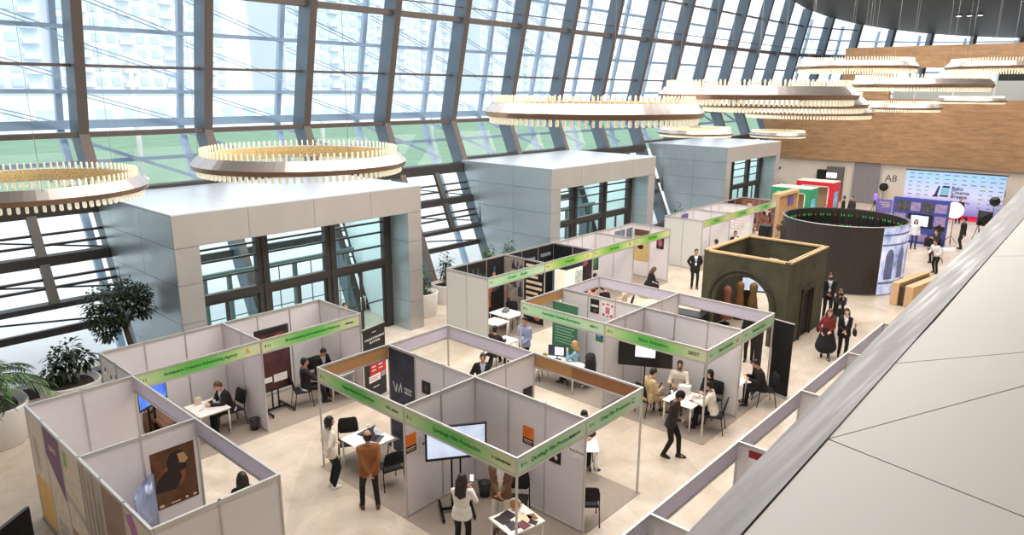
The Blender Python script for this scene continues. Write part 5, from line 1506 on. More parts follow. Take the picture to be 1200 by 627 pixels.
# small prints on the end wall of the booths at the vestibule
PKK = C('p_black', (16,16,18)); PW = C('p_white', (232,230,228)); PR = C('p_red', (186,40,44)); PSK = C('p_skin', (200,160,130))
for k in range(5):
    poster(['small portrait card, uppermost of the five on the grey end wall','small portrait card, second of the five on the grey end wall','small portrait card, middle of the five on the grey end wall','small portrait card, fourth of the five on the grey end wall','small portrait card, lowest of the five on the grey end wall'][k], (5.172,17.45-.33*k,2.12-.10*(k%2)), (0,-1,0), .16, .22, [('e',.5,.6,.28,.25,PKK)], PW, 'portrait_card', 'card')
# dark red display at the divider of the second vestibule booth
t = flat_screen('display_totem','tall dark red film display on a black T-foot stand in the second vestibule booth',8.98,16.62,-90,.98,1.78,1.52,C('p_wine', (70,34,36), var=.5, scale=3),'trolley')
MB().prism([(.0226,-.42,2.0),(.0226,-.30,2.0),(.0226,.30,2.22),(.0226,.26,2.24)], (.001,0,0)).build('printed_shape', PR, t)
MB().box(.0226,.0236,-.05,.35,.86,1.08).build('printed_field', PW, t); MB().box(.0226,.0236,-.36,-.1,.9,1.05).build('printed_field', PW, t)
MB().box(.0226,.0236,-.40,.4,2.26,2.36).build('printed_field', PKK, t)
rollup('black and red roll-up banner reading online streaming platform beside the booths', 11.30,15.28,-78,.92,2.12,
  [('r',.26,.30,1,.62,PR),('r',.46,.50,.80,.60,PKK),('r',.50,.515,.76,.585,PW),('r',.20,.235,.72,.33,PW),('r',.24,.29,.66,.30,PR),('r',.24,.262,.6,.272,PR),('r',.76,.26,.96,.33,C('p_grey',(150,150,154))),
   ('t','ONLINE STREAMING',.52,.845,.088,PW),('t','PLATFORM',.52,.795,.088,PW),('t','azdrama',.5,.93,.05,PW),('t','azdrama.az',.5,.16,.06,PW)] + [('r',.34+.30*(k%2),.44-.05*(k//2),.52+.30*(k%2),.455-.05*(k//2),PW) for k in range(4)], PKK)
# navy poster with the zigzag logo: extra lettering on the booth wall panel
poster('navy poster with white zigzag logo on the inner wall of the first front booth', (10.147,12.67,1.30), (0,-1,0), .93, 2.3,
  [('p',[(.16,.62),(.24,.53),(.30,.62),(.36,.53),(.46,.64),(.50,.53),(.47,.53),(.45,.60),(.37,.51),(.31,.59),(.25,.50),(.13,.62)],PW),('t','VISION',.74,.585,.09,PW),('t','MEDIA',.74,.545,.09,PW),
   ('r',.42,.20,.95,.36,PW)] + [('r',.47,.33-.025*k,.9,.338-.025*k,PKK) for k in range(5)], C('p_navy', (40,46,66), var=.5, scale=2.5))
poster('small black poster on the inner white wall of the first front booth', (10.147,11.78,1.76), (0,-1,0), .30, .32, [('e',.5,.5,.15,.25,C('p_brownish',(96,70,56)))], PKK)
PO2 = C('p_sunset', (232,120,40), var=.3, scale=2)
for (c, ax, lab) in (((8.30,10.158,1.64),(1,0,0),'orange sunset film poster on the wall end beside the bright screen'),((10.148,8.61,1.64),(0,-1,0),'orange sunset film poster on the back wall of the bright screen booth')):
    poster(lab, c, ax, .29, .40, [('r',0,0,1,.36,PKK),('r',.1,.2,.9,.26,PT),('r',.15,.1,.85,.14,PT)], PO2)
poster('small dark film poster half behind the mint header board', (10.148,7.90,1.50), (0,-1,0), .30, .42, [('e',.6,.3,.15,.12,PT)], PKK)
poster('white paper sign with a round company mark beside the bright screen', (8.72,10.158,1.50), (1,0,0), .36, .42, [('e',.25,.5,.10,.09,PTN),('t','QARABAGH',.62,.5,.06,C('p_ink',(60,60,66)))], C('p_signgrey',(220,214,216)), 'paper_sign', 'sign')
poster('white paper sign with company lettering near the wall end', (10.148,7.38,1.72), (0,-1,0), .38, .26, [('e',.12,.6,.06,.09,C('p_salmon',(214,140,120))),('t','QARABAGH',.58,.55,.065,C('p_ink',(60,60,66)))], PW, 'paper_sign', 'sign')
poster('black picture on the white wall facing the small table of the leaning man', (11.93,10.158,1.50), (1,0,0), .34, .36, [('e',.7,.3,.18,.15,C('p_brownish',(96,70,56)))], PKK)
# middle block
poster('dark film poster beside the pink blossom poster', (17.128,11.92,2.16), (0,-1,0), .32, .44, [('r',.1,.45,.9,.6,PW),('e',.6,.2,.3,.12,C('p_brownish',(96,70,56)))], PKK)
PPK = C('p_pink', (220,84,124), var=.2, scale=14)
poster('white poster with pink blossoms on the wall of the middle block', (17.128,11.44,2.12), (0,-1,0), .46, .54, [('e',.5,.85,.14,.06,PPK),('e',.15,.8,.1,.08,PPK),('e',.85,.8,.1,.08,PPK),('e',.2,.2,.12,.1,PPK),('e',.8,.2,.12,.1,PPK),('e',.5,.62,.22,.05,PPK),('r',.36,.3,.48,.55,PR),('r',.52,.3,.64,.55,PR),('e',.5,.15,.1,.07,C('p_leaf',(130,170,100)))], PW)
poster('blue and green picture card on the wall of the computer booth', (17.128,11.70,1.22), (0,-1,0), .28, .32, [('r',0,0,1,.4,C('p_green2',(50,120,70))),('e',.4,.65,.25,.2,C('p_sky',(100,160,230)))], C('p_blue', (40,80,170)))
poster('blue and white card above the wall end of the computer booth', (17.128,10.62,1.95), (0,-1,0), .34, .20, [('r',.1,.5,.6,.9,C('p_blue',(40,80,170)))], PW)
rollup('green roll-up banner with white lines of text at the computer desk', 16.62,12.66,180,.98,2.12,
  [('t','ASSOCIATION',.5,.70,.09,PW)] + [('r',.12,.62-.045*k,.88-.1*(k%2),.634-.045*k,C('p_palegreen',(150,190,160))) for k in range(6)] + [('r',.36,.10,.68,.28,PW),('r',.40,.12,.64,.26,C('p_greygreen',(150,170,156)))], C('p_greenban', (58,116,84)), .012)
# black roll-ups at the corner of the middle block
rollup('black roll-up banner behind the writing man, set along the booth corner', 18.86,7.42,-90,.55,2.18, [], PKK, .012)
rollup('black roll-up banner standing outside the corner post of the middle block', 19.32,6.92,170,.62,2.18, [], C('p_black2',(14,14,15)))
# long row: big dark wall prints get pale fields and glowing shapes
def dark_print(label, c, ax, w, h, seed, base, warm):
    rnd = random.Random(seed); el = []
    for k in range(int(9*max(1,w))):
        m = rnd.choice(warm); u, v = rnd.uniform(.08,.92), rnd.uniform(.10,.9); a = rnd.uniform(.07,.15)*min(1,.9/w); b = rnd.uniform(.06,.13)
        if k % 3 == 2: el.append(('r', max(.02,u-a), max(.02,v-b), min(.98,u+a), min(.98,v+b*.4), m))
        else:
            el.append(('p', [(u-a,v-b),(u-a*.8,v+b*.2),(u-a*.2,v+b*.5),(u+a*.4,v+b*.3),(u+a*.9,v-b)], m)); el.append(('e', u+.1*a, v+b*.8, a*.42, b*.42, rnd.choice(warm)))
    return poster(label, c, ax, w, h, el, base, 'wall_print')
WARM = [C('p_ember',(178,88,46)), C('p_tan',(176,140,104)), C('p_teal',(52,84,104)), C('p_smoke',(84,80,86)), C('p_night2',(46,50,66)), C('p_umber',(92,62,46))]
DN = C('p_darkprint', (20,20,23), var=.6)
dark_print('dark crowd print on the back wall of the first long row booth', (17.9,17.735,1.25), (1,0,0), 2.9, 2.34, 1, DN, WARM)
dark_print('portrait print on the outer third of the divider in the first long row booth', (19.365,17.25,1.25), (0,-1,0), .94, 2.34, 2, C('p_portrait',(150,140,128),var=.3), WARM)
poster('dark print with rows of pale lines on the divider of the first long row booth', (19.365,16.25,1.25), (0,-1,0), .94, 2.34, [('r',.1,.92-.09*k,.92-.2*(k%3==2),.965-.09*k,PT) for k in range(7)]+[('e',.7,.15,.2,.1,WARM[0])], DN, 'wall_print')
poster('dark print with a pale heading on the back wall of the second long row booth', (20.9,17.735,1.25), (1,0,0), 2.9, 2.34, [('r',.42,.80,.60,.86,C('p_greyline',(130,132,138))),('r',.72,.82,.95,.88,C('p_greyline',(130,132,138))),('e',.5,.5,.08,.2,WARM[2])], DN, 'wall_print')
poster('blue panel print beside dark shelves on the divider of the second long row booth', (22.365,17.25,1.25), (0,-1,0), .94, 2.34, [('r',0,0,.5,.6,C('p_cyanblue',(50,110,150)))], DN, 'wall_print')
poster('wine red picture print on the front half of the second divider in the long row', (22.365,16.25,1.25), (0,-1,0), .94, 2.34, [('e',.5,.8,.3,.1,C('p_rose',(170,90,110))),('r',.1,.2,.9,.5,WARM[4])], C('p_wine2',(60,40,48),var=.4), 'wall_print')
# white lightbox counter in the second booth
t = thing('lightbox_counter','white glowing counter with a picture in the second booth of the long row','counter',(21.35,16.15,.012))
MB().cbox(-.55,.55,-.28,.28,0,1.9,.02).build('counter_body', mat('lightbox', (236,236,214), .4, emit=.35), t)
MB().box(.05,.5,-.29,-.281,.5,1.75).build('picture', C('p_petrol',(196,206,206),var=.3,scale=6), t); MB().cbox(-.56,.56,-.3,.3,1.9,2.08,.02).build('counter_top', C('p_petroldark',(40,58,72)), t)
t = thing('poster_easel','white easel board with purple lettering in the first dark poster booth','easel',(17.25,16.95,.012),math.radians(-105))
MB().prism([(0,-.3,1.05),(0,.3,1.05),(-.12,.3,1.85),(-.12,-.3,1.85)], (.015,0,0)).build('board', PW, t)
for sy in (-.22,.22): MB().tube([(.05,sy,0),(-.10,sy,1.8)], .015, 6).build('leg', M_CHIP, t)
MB().tube([(-.45,0,0),(-.10,0,1.7)], .015, 6).build('leg', M_CHIP, t)
MB().prism([(-.02,-.2,1.35),(-.02,.2,1.35),(-.055,.2,1.6),(-.055,-.2,1.6)], (.017,0,0)).build('lettering', C('p_plum',(120,60,90)), t)
# last booth of the long row
poster('grey landscape print, wall side of the last long row booth', (27.3,17.735,1.9), (1,0,0), .85, .8, [('r',0,0,1,.3,C('p_wine2',(60,40,48)))], C('p_greyblue',(110,124,140),var=.3))
poster('second grey landscape print at the corner of the last long row booth', (28.1,17.735,1.9), (1,0,0), .5, .8, [('r',0,0,1,.3,C('p_wine2',(60,40,48)))], C('p_greyblue',(110,124,140),var=.3))
poster('ochre film poster on the end wall of the long row', (28.365,17.2,1.5), (0,-1,0), .8, 1.5, [('e',.45,.45,.2,.08,PKK),('r',0,.8,1,1,C('p_brownish',(96,70,56)))], C('p_ochre',(196,170,110)))
poster('small dark wine poster on the white end panel of the long row', (28.365,16.2,1.75), (0,-1,0), .38, .55, [('e',.5,.5,.3,.3,C('p_rose',(170,90,110)))], C('p_wine3',(60,22,34)))
t = thing('pouf','low white pouf under the woman at the end of the long row','pouf',(25.5,15.12,0))
MB().cbox(-.22,.22,-.22,.22,0,.44,.05).build('cushion', M_WHITE, t); MB().cbox(-.2,.2,-.2,.2,.44,.455,.02).build('seam_top', M_WHITEP, t)
# farther row
poster('purple card on the divider of the farther row', (33.2,17.6,2.05), (1,0,0), .7, .6, [('r',.2,.3,.8,.5,PT)], C('p_violet',(96,84,150)))
poster('white information panel with red lines in the farther row', (37.285,16.6,1.4), (0,-1,0), 1.6, 1.9, [('r',.1,.8,.75,.82,PR)]+[('r',.1,.68-.08*k,.8,.70-.08*k,C('p_pinkline',(222,180,180))) for k in range(5)], PW, 'wall_print')
dark_print('group portrait print at the end of the farther row', (40.285,16.65,1.3), (0,-1,0), 1.9, 2.2, 9, C('p_rosebrown',(140,96,84),var=.5), [PSK, PKK, C('p_rose',(170,90,110)), PT])
poster('white poster with a dark red heading on the divider under the balcony coping', (11.268,4.02,2.08), (0,-1,0), .8, .66, [('r',0,.78,1,1,C('p_darkred',(140,30,36)))], PW, 'wall_print')
# ------------------------------------------------------------------ arch pavilion
M_OLIVE = mat('olive_paint', (66,64,46), .75, 0, .35, 1.6)
M_OLIVED = mat('olive_dark', (48,46,34), .8, 0, .3, 1.6)
M_PINE = mat('pine_batten', (196,164,120), .7, 0, .12, 8)
t = thing('arch_pavilion', 'dark olive set pavilion with a round arch and a small side doorway', 'pavilion', (23.1,8.28,0))
LX, LY, HZ = 3.65, 3.1, 3.0
# local: x along the hall, y towards the glass
def arch_poly(y0, y1, spring, r_y, zc):
    """front wall outline with the arch cut out, as a list of quads (y,z)"""
    pass
fa = MB(); ya, yb_, zs_ = .58, 2.60, 1.30; n = 16; cy = (ya+yb_)/2; ry = (yb_-ya)/2; rz_ = 1.03
def wallquad(mb, x0, x1, y0, y1, z0, z1): mb.box(x0, x1, y0, y1, z0, z1)
wallquad(fa, 0, .12, 0, ya, 0, HZ); wallquad(fa, 0, .12, yb_, LY, 0, HZ)
for k in range(n):
    a0, a1 = PI*k/n, PI*(k+1)/n
    y0, y1 = cy - ry*math.cos(a0), cy - ry*math.cos(a1); z0, z1 = zs_ + rz_*math.sin(a0), zs_ + rz_*math.sin(a1)
    fa.prism([(0,y0,z0),(0,y1,z1),(0,y1,HZ),(0,y0,HZ)], (.12,0,0))
fa.build('arch_wall', M_OLIVE, t)
mo = MB()
for (ro, xx) in ((.12,-.0),):
    pts = [(xx, cy-(ry+.06+ro)*math.cos(PI*k/n), zs_+(rz_+.06+ro)*math.sin(PI*k/n)) for k in range(n+1)]
    pts = [(xx, ya-.06-ro, .02)] + pts + [(xx, yb_+.06+ro, .02)]
    mo.tube(pts, .07, 8)
mo.build('arch_moulding', M_OLIVED, t)
sw = MB(); dx0, dx1, dz = 1.45, 2.45, 1.75
sw.box(.12, dx0, 0, .12, 0, HZ).box(dx1, LX, 0, .12, 0, HZ).box(dx0, dx1, 0, .12, dz, HZ)
sw.build('side_wall', M_OLIVE, t)
MB().box(dx0-.08, dx0, -.05, .0, 0, dz+.1).box(dx1, dx1+.08, -.05, 0, 0, dz+.1).box(dx0-.08, dx1+.08, -.06, 0, dz, dz+.12).build('doorway_surround', M_OLIVED, t)
MB().box(dx0+.02, dx1-.02, .08, .11, 0, dz).build('doorway_shade_sheet', mat('void_dark', (22,22,20), .8), t)  # dark sheet standing in for the shade inside the open doorway
MB().box(LX-.12, LX, .12, .8, 0, HZ).box(LX-.12, LX, 2.6, LY, 0, HZ).box(LX-.12, LX, .8, 2.6, 2.3, HZ).build('end_wall', M_OLIVE, t)
MB().box(.12, LX-.12, LY-.12, LY, 0, .0+HZ).build('back_wall', M_OLIVE, t)
for (x0,x1,y0,y1) in ((-.02,LX+.02,-.02,.05),(-.02,LX+.02,.09,.15),(-.02,LX+.02,LY-.05,LY+.02),(-.02,LX+.02,LY-.16,LY-.1),(-.02,.05,0,LY),(.1,.16,0,LY),(LX-.05,LX+.02,0,LY),(LX-.16,LX-.1,0,LY)):
    MB().box(x0,x1,y0,y1,HZ,HZ+.06).build('top_batten', M_PINE, t)
for k in range(5):
    MB().box(.5+.7*k,.56+.7*k,.05,.09,HZ,HZ+.05).build('batten_spacer', M_PINE, t)
t = flat_screen('display_screen','bright blue white screen seen through the arch of the dark pavilion',26.25,10.72,205,1.0,.6,1.22,M_SCRB,'pole',0)
for k, (x, y, rgb, lab) in enumerate(((24.4,10.98,(150,96,80),'rust coloured costume on a stand inside the arch pavilion'),(25.35,10.9,(140,96,56),'gold costume on a stand inside the arch pavilion'),(25.55,10.45,(116,92,48),'olive costume on a stand inside the arch pavilion'))):
    c = thing('costume_stand', lab, 'costume', (x, y, 0))
    MB().lathe([(.18,0),(.18,.03),(.03,.04)], n=16).build('base', M_BLKMET, c); MB().tube([(0,0,.03),(0,0,.7)], .02, 8).build('pole', M_BLKMET, c)
    MB().lathe([(.24,.25),(.17,.8),(.12,1.05),(.16,1.3),(.14,1.42),(.05,1.5)], n=18).build('robe', cloth(rgb), c)
# low black counter before the arch
t = thing('black_counter','low black counter with a pale rail in the aisle by the arch','counter',(22.6,11.75,0),.1)
MB().cbox(-.3,.3,-.7,.7,0,.72,.02).build('counter_body', M_BLACK, t); MB().cbox(-.34,.34,-.74,.74,.72,.75,.01).build('counter_top', mat('top_dark', (44,44,48), .4), t)
MB().tube([(-.36,-.6,.4),(-.36,.6,.8)], .015, 6).build('rail', M_ALU, t)

# ------------------------------------------------------------------ round video drum
DX, DY, DR, DH = 34.1, 9.98, 2.66, 3.0
t = thing('video_drum', 'tall round drum of video panels, black outside with one lit picture part', 'video screen', (DX, DY, 0))
N = 48
lit0, lit1 = -128, -24          # headings of the lit part, as seen from the hall
M_DRUM = mat('drum_black', (46,41,40), .45, 0, .06, 2)
def picture_material():
    m = bpy.data.materials.new('video_picture'); m.use_nodes = True
    nt = m.node_tree; b = nt.nodes['Principled BSDF']
    tc = nt.nodes.new('ShaderNodeTexCoord')
    mp = nt.nodes.new('ShaderNodeMapping'); mp.inputs['Scale'].default_value = (1.3,1.3,.8); nt.links.new(tc.outputs['Object'], mp.inputs['Vector'])
    nz = nt.nodes.new('ShaderNodeTexNoise'); nz.inputs['Scale'].default_value = 1.7; nz.inputs['Detail'].default_value = 7; nt.links.new(mp.outputs['Vector'], nz.inputs['Vector'])
    r = nt.nodes.new('ShaderNodeValToRGB'); e = r.color_ramp.elements
    e[0].position = .3; e[0].color = lin((96,116,176)); e[1].position = .72; e[1].color = lin((228,232,248)); q = e.new(.48); q.color = lin((180,192,230))
    nt.links.new(nz.outputs['Fac'], r.inputs['Fac']); nt.links.new(r.outputs['Color'], b.inputs['Base Color']); nt.links.new(r.outputs['Color'], b.inputs['Emission Color'])
    b.inputs['Emission Strength'].default_value = .4; b.inputs['Roughness'].default_value = .4
    return m
M_VID = picture_material()
for k in range(N):
    a0, a1 = 2*PI*k/N, 2*PI*(k+1)/N; am = math.degrees((a0+a1)/2); am = am-360 if am > 180 else am
    R0, R1 = DR, DR-.10
    c = lambda r, a, z: (r*math.cos(a), r*math.sin(a), z)
    e = .0006
    mb = MB().rings([[c(R0,a0+e,z), c(R0,a1-e,z), c(R1,a1-e,z), c(R1,a0+e,z)] for z in (.04, DH)], 0)
    if lit0 < am < lit1:
        R2 = DR-.02; mb = MB().rings([[c(R2,a0+e,z), c(R2,a1-e,z), c(R1,a1-e,z), c(R1,a0+e,z)] for z in (.04, DH)], 0)
        o = mb.build('video_panel', M_DRUM, t)
        MB().rings([[c(R0,a0+e,z), c(R0,a1-e,z), c(R2+.001,a1-e,z), c(R2+.001,a0+e,z)] for z in (.04, DH)], 0).build('lit_face', M_VID, o)
    else:
        mb.build('video_panel', M_DRUM, t)
# inner service side: dark cabinets with small green and red lamps
ib = MB()
for k in range(N):
    a = 2*PI*(k+.5)/N
    for z in (.5,1.0,1.5,2.0,2.5):
        p = Vector(((DR-.17)*math.cos(a), (DR-.17)*math.sin(a), z)); u = Vector((-math.sin(a), math.cos(a), 0)); n_ = Vector((math.cos(a), math.sin(a), 0))
        ib.prism([tuple(p-u*.12-Vector((0,0,.17))), tuple(p+u*.12-Vector((0,0,.17))), tuple(p+u*.12+Vector((0,0,.17))), tuple(p-u*.12+Vector((0,0,.17)))], tuple(n_*.08))
o = ib.build('panel_back_cabinets', mat('cabinet_black', (7,7,8), .6), t); o['kind'] = 'stuff'
lm_ = [MB(), MB()]
for k in range(N):
    a = 2*PI*(k+.5)/N; u = Vector((-math.sin(a), math.cos(a), 0)); n_ = Vector((math.cos(a), math.sin(a), 0))
    for z in (1.2,1.7,2.2,2.7):
        p = n_*(DR-.19) + Vector((0,0,z))
        for s_, mm in ((-.06,0),(.06,0)) if k % 3 else ((0,1),):
            q = p + u*s_
            lm_[mm].prism([tuple(q-u*.008-Vector((0,0,.05))), tuple(q+u*.008-Vector((0,0,.05))), tuple(q+u*.008+Vector((0,0,.05))), tuple(q-u*.008+Vector((0,0,.05)))], tuple(n_*.01))
for mb, nm, rgb in ((lm_[0],'green_status_lamps',(40,200,80)),(lm_[1],'red_status_lamps',(210,40,40))):
    o = mb.build(nm, mat(nm, rgb, .4, emit=.8), t); o['kind'] = 'stuff'
MB().rings([[((DR+.03-.0*z)*math.cos(2*PI*k/64), (DR+.03)*math.sin(2*PI*k/64), z) for k in range(64)] for z in (DH,DH+.02)] + [[((DR-.02)*math.cos(2*PI*k/64), (DR-.02)*math.sin(2*PI*k/64), DH+.03) for k in range(64)]], 0, True, caps=False).build('top_rim', mat('rim_grey', (150,150,152), .4, .3), t)
# arches of the street view shown on the lit part
sc_ = MB()
def on_drum(deg, z, r=DR+.004): a = math.radians(deg); return (r*math.cos(a), r*math.sin(a), z)
for d0, d1, z0, z1 in ((-122,-112,.7,2.05),(-105,-95,.7,2.05),(-88,-78,.7,2.0),(-71,-62,.75,1.95),(-54,-46,.8,1.9),(-38,-31,.85,1.85)):
    m_ = (d0+d1)/2; pts = [on_drum(d0,z0), on_drum(d0,z1-.3), on_drum(d0+(d1-d0)*.2,z1-.08), on_drum(m_,z1), on_drum(d1-(d1-d0)*.2,z1-.08), on_drum(d1,z1-.3), on_drum(d1,z0)]
    a = math.radians(m_); sc_.prism(pts, (.004*math.cos(a), .004*math.sin(a), 0))
for z0, z1 in ((2.18,2.26),(2.62,2.7),(.5,.6)):
    for k in range(20):
        d0 = -127+5.1*k; a = math.radians(d0+2.5); sc_.prism([on_drum(d0,z0), on_drum(d0+5,z0), on_drum(d0+5,z1), on_drum(d0,z1)], (.003*math.cos(a), .003*math.sin(a), 0))
sc_.build('pictured_arches', mat('picture_arch', (88,100,140), .4, 0, .3, 3, emit=.3), t)
# dark side screen behind the drum
t = thing('loudspeaker_column','black loudspeaker column beside the video drum','loudspeaker',(33.4,13.35,0))
MB().cbox(-.25,.25,-.25,.25,.05,2.3,.03).build('cabinet', M_BLACK, t); MB().box(-.256,-.25,-.2,.2,.3,2.2).build('grille', M_BLKFAB, t); MB().cbox(-.3,.3,-.3,.3,0,.05,.02).build('foot', M_BLKMET, t)

# ------------------------------------------------------------------ kiosks at the far end
def kiosk(label, x, y, col, colname):
    t = thing('portal_kiosk', label, 'kiosk', (x, y, 0))
    m = mat(colname, col, .5, 0, .06, 2); mi = mat(colname+'_lining', (190,160,128), .6, 0, .06)
    W, Dp, Hh, f = 2.55, 1.5, 2.5, .28
    MB().box(0,Dp,0,f,0,Hh-f).build('side_cheek', m, t); MB().box(0,Dp,W-f,W,0,Hh-f).build('side_cheek', m, t)
    MB().box(0,Dp,0,W,Hh-f,Hh-.03).build('lintel_box', m, t)
    MB().box(-.0,Dp,0,W,Hh-.03,Hh).build('top_board', mat('kiosk_top', (232,220,200), .6), t)
    MB().box(.02,Dp-.02,f,f+.08,0,Hh-f-.0).box(.02,Dp-.02,W-f-.08,W-f,0,Hh-f).box(.02,Dp-.02,f,W-f,Hh-f-.08,Hh-f).build('white_frame', PW, t)
    MB().box(Dp-.12,Dp-.06,f+.08,W-f-.08,0,Hh-f-.08).build('back_board', mi, t)
    MB().box(.35,1.1,-.02,0,.45,1.8).build('poster_print', mat('kiosk_poster', (120,190,230), .5, 0, .4, 2), t)
    return t
kiosk('green portal kiosk with a wooden back wall near the end vestibule', 46.5,15.9,(46,150,104),'kiosk_green')
kiosk('red portal kiosk behind the green one, nearest the end wall', 51.1,15.95,(214,34,56),'kiosk_red')
t = thing('wooden_gate','wooden slat wall with a beam frame and a purple card','wooden stand',(42.25,16.35,0))
MB().box(0,.18,-.1,.3,0,2.4).build('frame_post', M_PINE, t); MB().box(3.1,3.28,-.1,.3,0,2.4).build('frame_post', M_PINE, t); MB().box(0,3.28,-.1,.3,2.4,2.58).build('frame_beam', M_PINE, t)
MB().box(.2,3.1,.05,.12,0,2.4).build('slat_wall', mat('slat_wood', (176,138,96), .7, 0, .18, 5, stretch=(6,1,.3)), t); MB().box(1.9,2.6,-.03,.04,1.7,2.25).build('purple_card', C('p_violet',(96,84,150)), t)
for k, (x, w) in enumerate(((31.3,.26),(31.78,.30))):
    pass
t = thing('wooden_counter','long pale wooden counter with a dark slot beside the balcony edge','counter',(31.9,6.62,0),-.16)
MB().cbox(-.4,2.6,.12,.42,0,.95,.015).build('front_board', mat('counter_wood',(206,170,126),.55,0,.08,3), t); MB().cbox(-.4,2.6,-.45,-.12,0,.90,.015).build('back_board', mat('counter_wood',(206,170,126),.55,0,.08,3), t); MB().box(-.35,2.55,-.12,.12,0,.80).build('dark_slot', mat('slot_brown',(60,44,36),.7), t)

# ------------------------------------------------------------------ back drop wall and photo corner
def backdrop_material():
    m = bpy.data.materials.new('press_wall_print'); m.use_nodes = True
    nt = m.node_tree; b = nt.nodes['Principled BSDF']
    tc = nt.nodes.new('ShaderNodeTexCoord'); sp = nt.nodes.new('ShaderNodeSeparateXYZ'); nt.links.new(tc.outputs['Object'], sp.inputs[0])
    mr = nt.nodes.new('ShaderNodeMapRange'); mr.inputs['From Max'].default_value = 3.1; nt.links.new(sp.outputs['Z'], mr.inputs['Value'])
    r = nt.nodes.new('ShaderNodeValToRGB'); e = r.color_ramp.elements
    e[0].position = .05; e[0].color = lin((112,116,200)); e[1].position = .95; e[1].color = lin((150,196,240)); q = e.new(.5); q.color = lin((200,204,240))
    nt.links.new(mr.outputs[0], r.inputs['Fac']); nt.links.new(r.outputs['Color'], b.inputs['Base Color'])
    b.inputs['Roughness'].default_value = .5
    nt.links.new(r.outputs['Color'], b.inputs['Emission Color']); b.inputs['Emission Strength'].default_value = .12
    return m
t = thing('press_wall','pale blue press wall with a large logo and rows of small marks','press wall',(57.5,0,0))
MB().box(0,.12,6.9,13.0,.22,3.12).build('printed_wall', backdrop_material(), t)
MB().box(-.9,.12,6.9,13.0,0,.03).build('red_carpet_strip', mat('red_carpet',(206,36,66),.9,0,.06,20), t)
MB().box(-.01,.12,6.9,13.0,.03,.22).build('red_base', mat('red_carpet',(206,36,66),.9,0,.06,20), t)
MB().box(.0,.2,6.85,13.05,3.12,3.2).build('top_truss', M_DARK, t)
INKB = mat('ink_blue',(44,52,96),.6)
ax_, up_ = (0,-1,0), (0,0,1)
for k, (txt, z) in enumerate((('Baku',2.06),('Cinema',1.78),('Breeze',1.50))):
    text_mesh('lettering', txt, .36, (57.49-57.5-.004,10.02,z), ax_, up_, INKB, t, .003, 'LEFT', .006)
text_mesh('lettering','Film Industry Days',.16,(-.012,10.0,1.12),ax_,up_,INKB,t,.003,'LEFT',.002)
lg = MB()
lg.prism([(-.008,11.05,1.45),(-.008,10.85,1.45),(-.008,10.72,2.15),(-.008,10.85,2.15)], (.004,0,0)).prism([(-.008,11.12,1.38),(-.008,10.80,1.38),(-.008,10.80,1.5),(-.008,11.12,1.5)], (.004,0,0))
lg.prism([(-.008,10.72,1.42),(-.008,10.18,1.42),(-.008,10.14,1.55),(-.008,10.68,1.55)], (.004,0,0)).prism([(-.008,10.60,2.05),(-.008,10.15,2.05),(-.008,10.12,2.2),(-.008,10.56,2.2)], (.004,0,0))
lg.build('logo', INKB, t)
MB().prism([(-.009,10.66,1.6),(-.009,10.16,1.6),(-.009,10.13,2.0),(-.009,10.62,2.0)], (.004,0,0)).build('logo_film', mat('logo_cyan',(110,196,220),.5), t)
rnd = random.Random(5)
mk = [MB(), MB()]
for r_ in range(8):
    for c_ in range(11):
        y = 12.75 - .55*c_; z = 2.95 - .30*r_
        if 8.7 < y < 11.3 and z < 2.3: continue
        w = rnd.uniform(.18,.36); mk[0 if rnd.random() < .85 else 1].box(-.006,0,y-w,y,z-.03,z+.03)
o = mk[0].build('sponsor_marks', mat('mark_blue',(104,112,170),.6), t); o['kind'] = 'stuff'
o = mk[1].build('sponsor_marks', mat('mark_green',(90,180,110),.6), t); o['kind'] = 'stuff'
# blue photo wall
t = thing('photo_wall','dark blue photo wall with black and white pictures and a lit screen','photo wall',(45.9,7.95,0))
MB().box(0,.25,0,2.9,0,2.62).build('wall_board', C('p_royal',(58,70,150)), t)
MB().box(-.012,0,2.0,2.7,1.85,2.45).build('picture', C('p_bw',(70,70,76),var=.6,scale=6), t); MB().box(-.012,0,.75,1.4,1.85,2.45).build('picture', C('p_bw',(70,70,76),var=.6,scale=6), t)
for (y0,y1,z0,z1) in ((1.45,1.95,1.9,2.4),(.1,.7,1.9,2.4),(2.15,2.8,1.1,1.7),(.1,.65,1.1,1.7),(.9,1.9,.15,.6)):
    MB().box(-.012,0,y0,y1,z0,z1).build('picture_text', C('p_mauvegrey',(150,130,176),var=.3,scale=5), t)
MB().box(-.02,0,.75,2.05,.95,1.75).build('screen_frame', M_BLACK, t); MB().box(-.024,-.02,.95,1.85,1.05,1.65).build('lit_screen', mat('screen_sky',(190,206,240),.3,0,.4,3,emit=.7), t)
MB().cbox(-.5,-.15,.2,.9,0,.5,.02).build('equipment_case', M_BLACK, t)
t = thing('led_strip','glowing white light strip on the floor before the photo wall','light strip',(45.35,7.75,0),-.8)
MB().cbox(-.55,.55,-.04,.04,0,.07,.01).build('strip_tube', mat('strip_glow',(236,226,255),.3,emit=2.0), t); MB().cbox(-.57,.57,-.06,.06,0,.02,.005).build('strip_base', M_ALU, t)
t = thing('round_lamp','round white photo lamp on a stand before the press wall','lamp',(47.0,7.86,0),math.radians(195))
MB().lathe([(.42,-.03),(.46,0),(.42,.03)], n=28).build('lamp_disc', mat('lamp_white',(250,250,250),.3,emit=1.3), t)
t.children[0].rotation_euler = (0,PI/2,0); t.children[0].location = (0,0,2.0)
MB().tube([(-.05,0,.05),(-.05,0,1.95)], .018, 8).build('stand_pole', M_BLKMET, t)
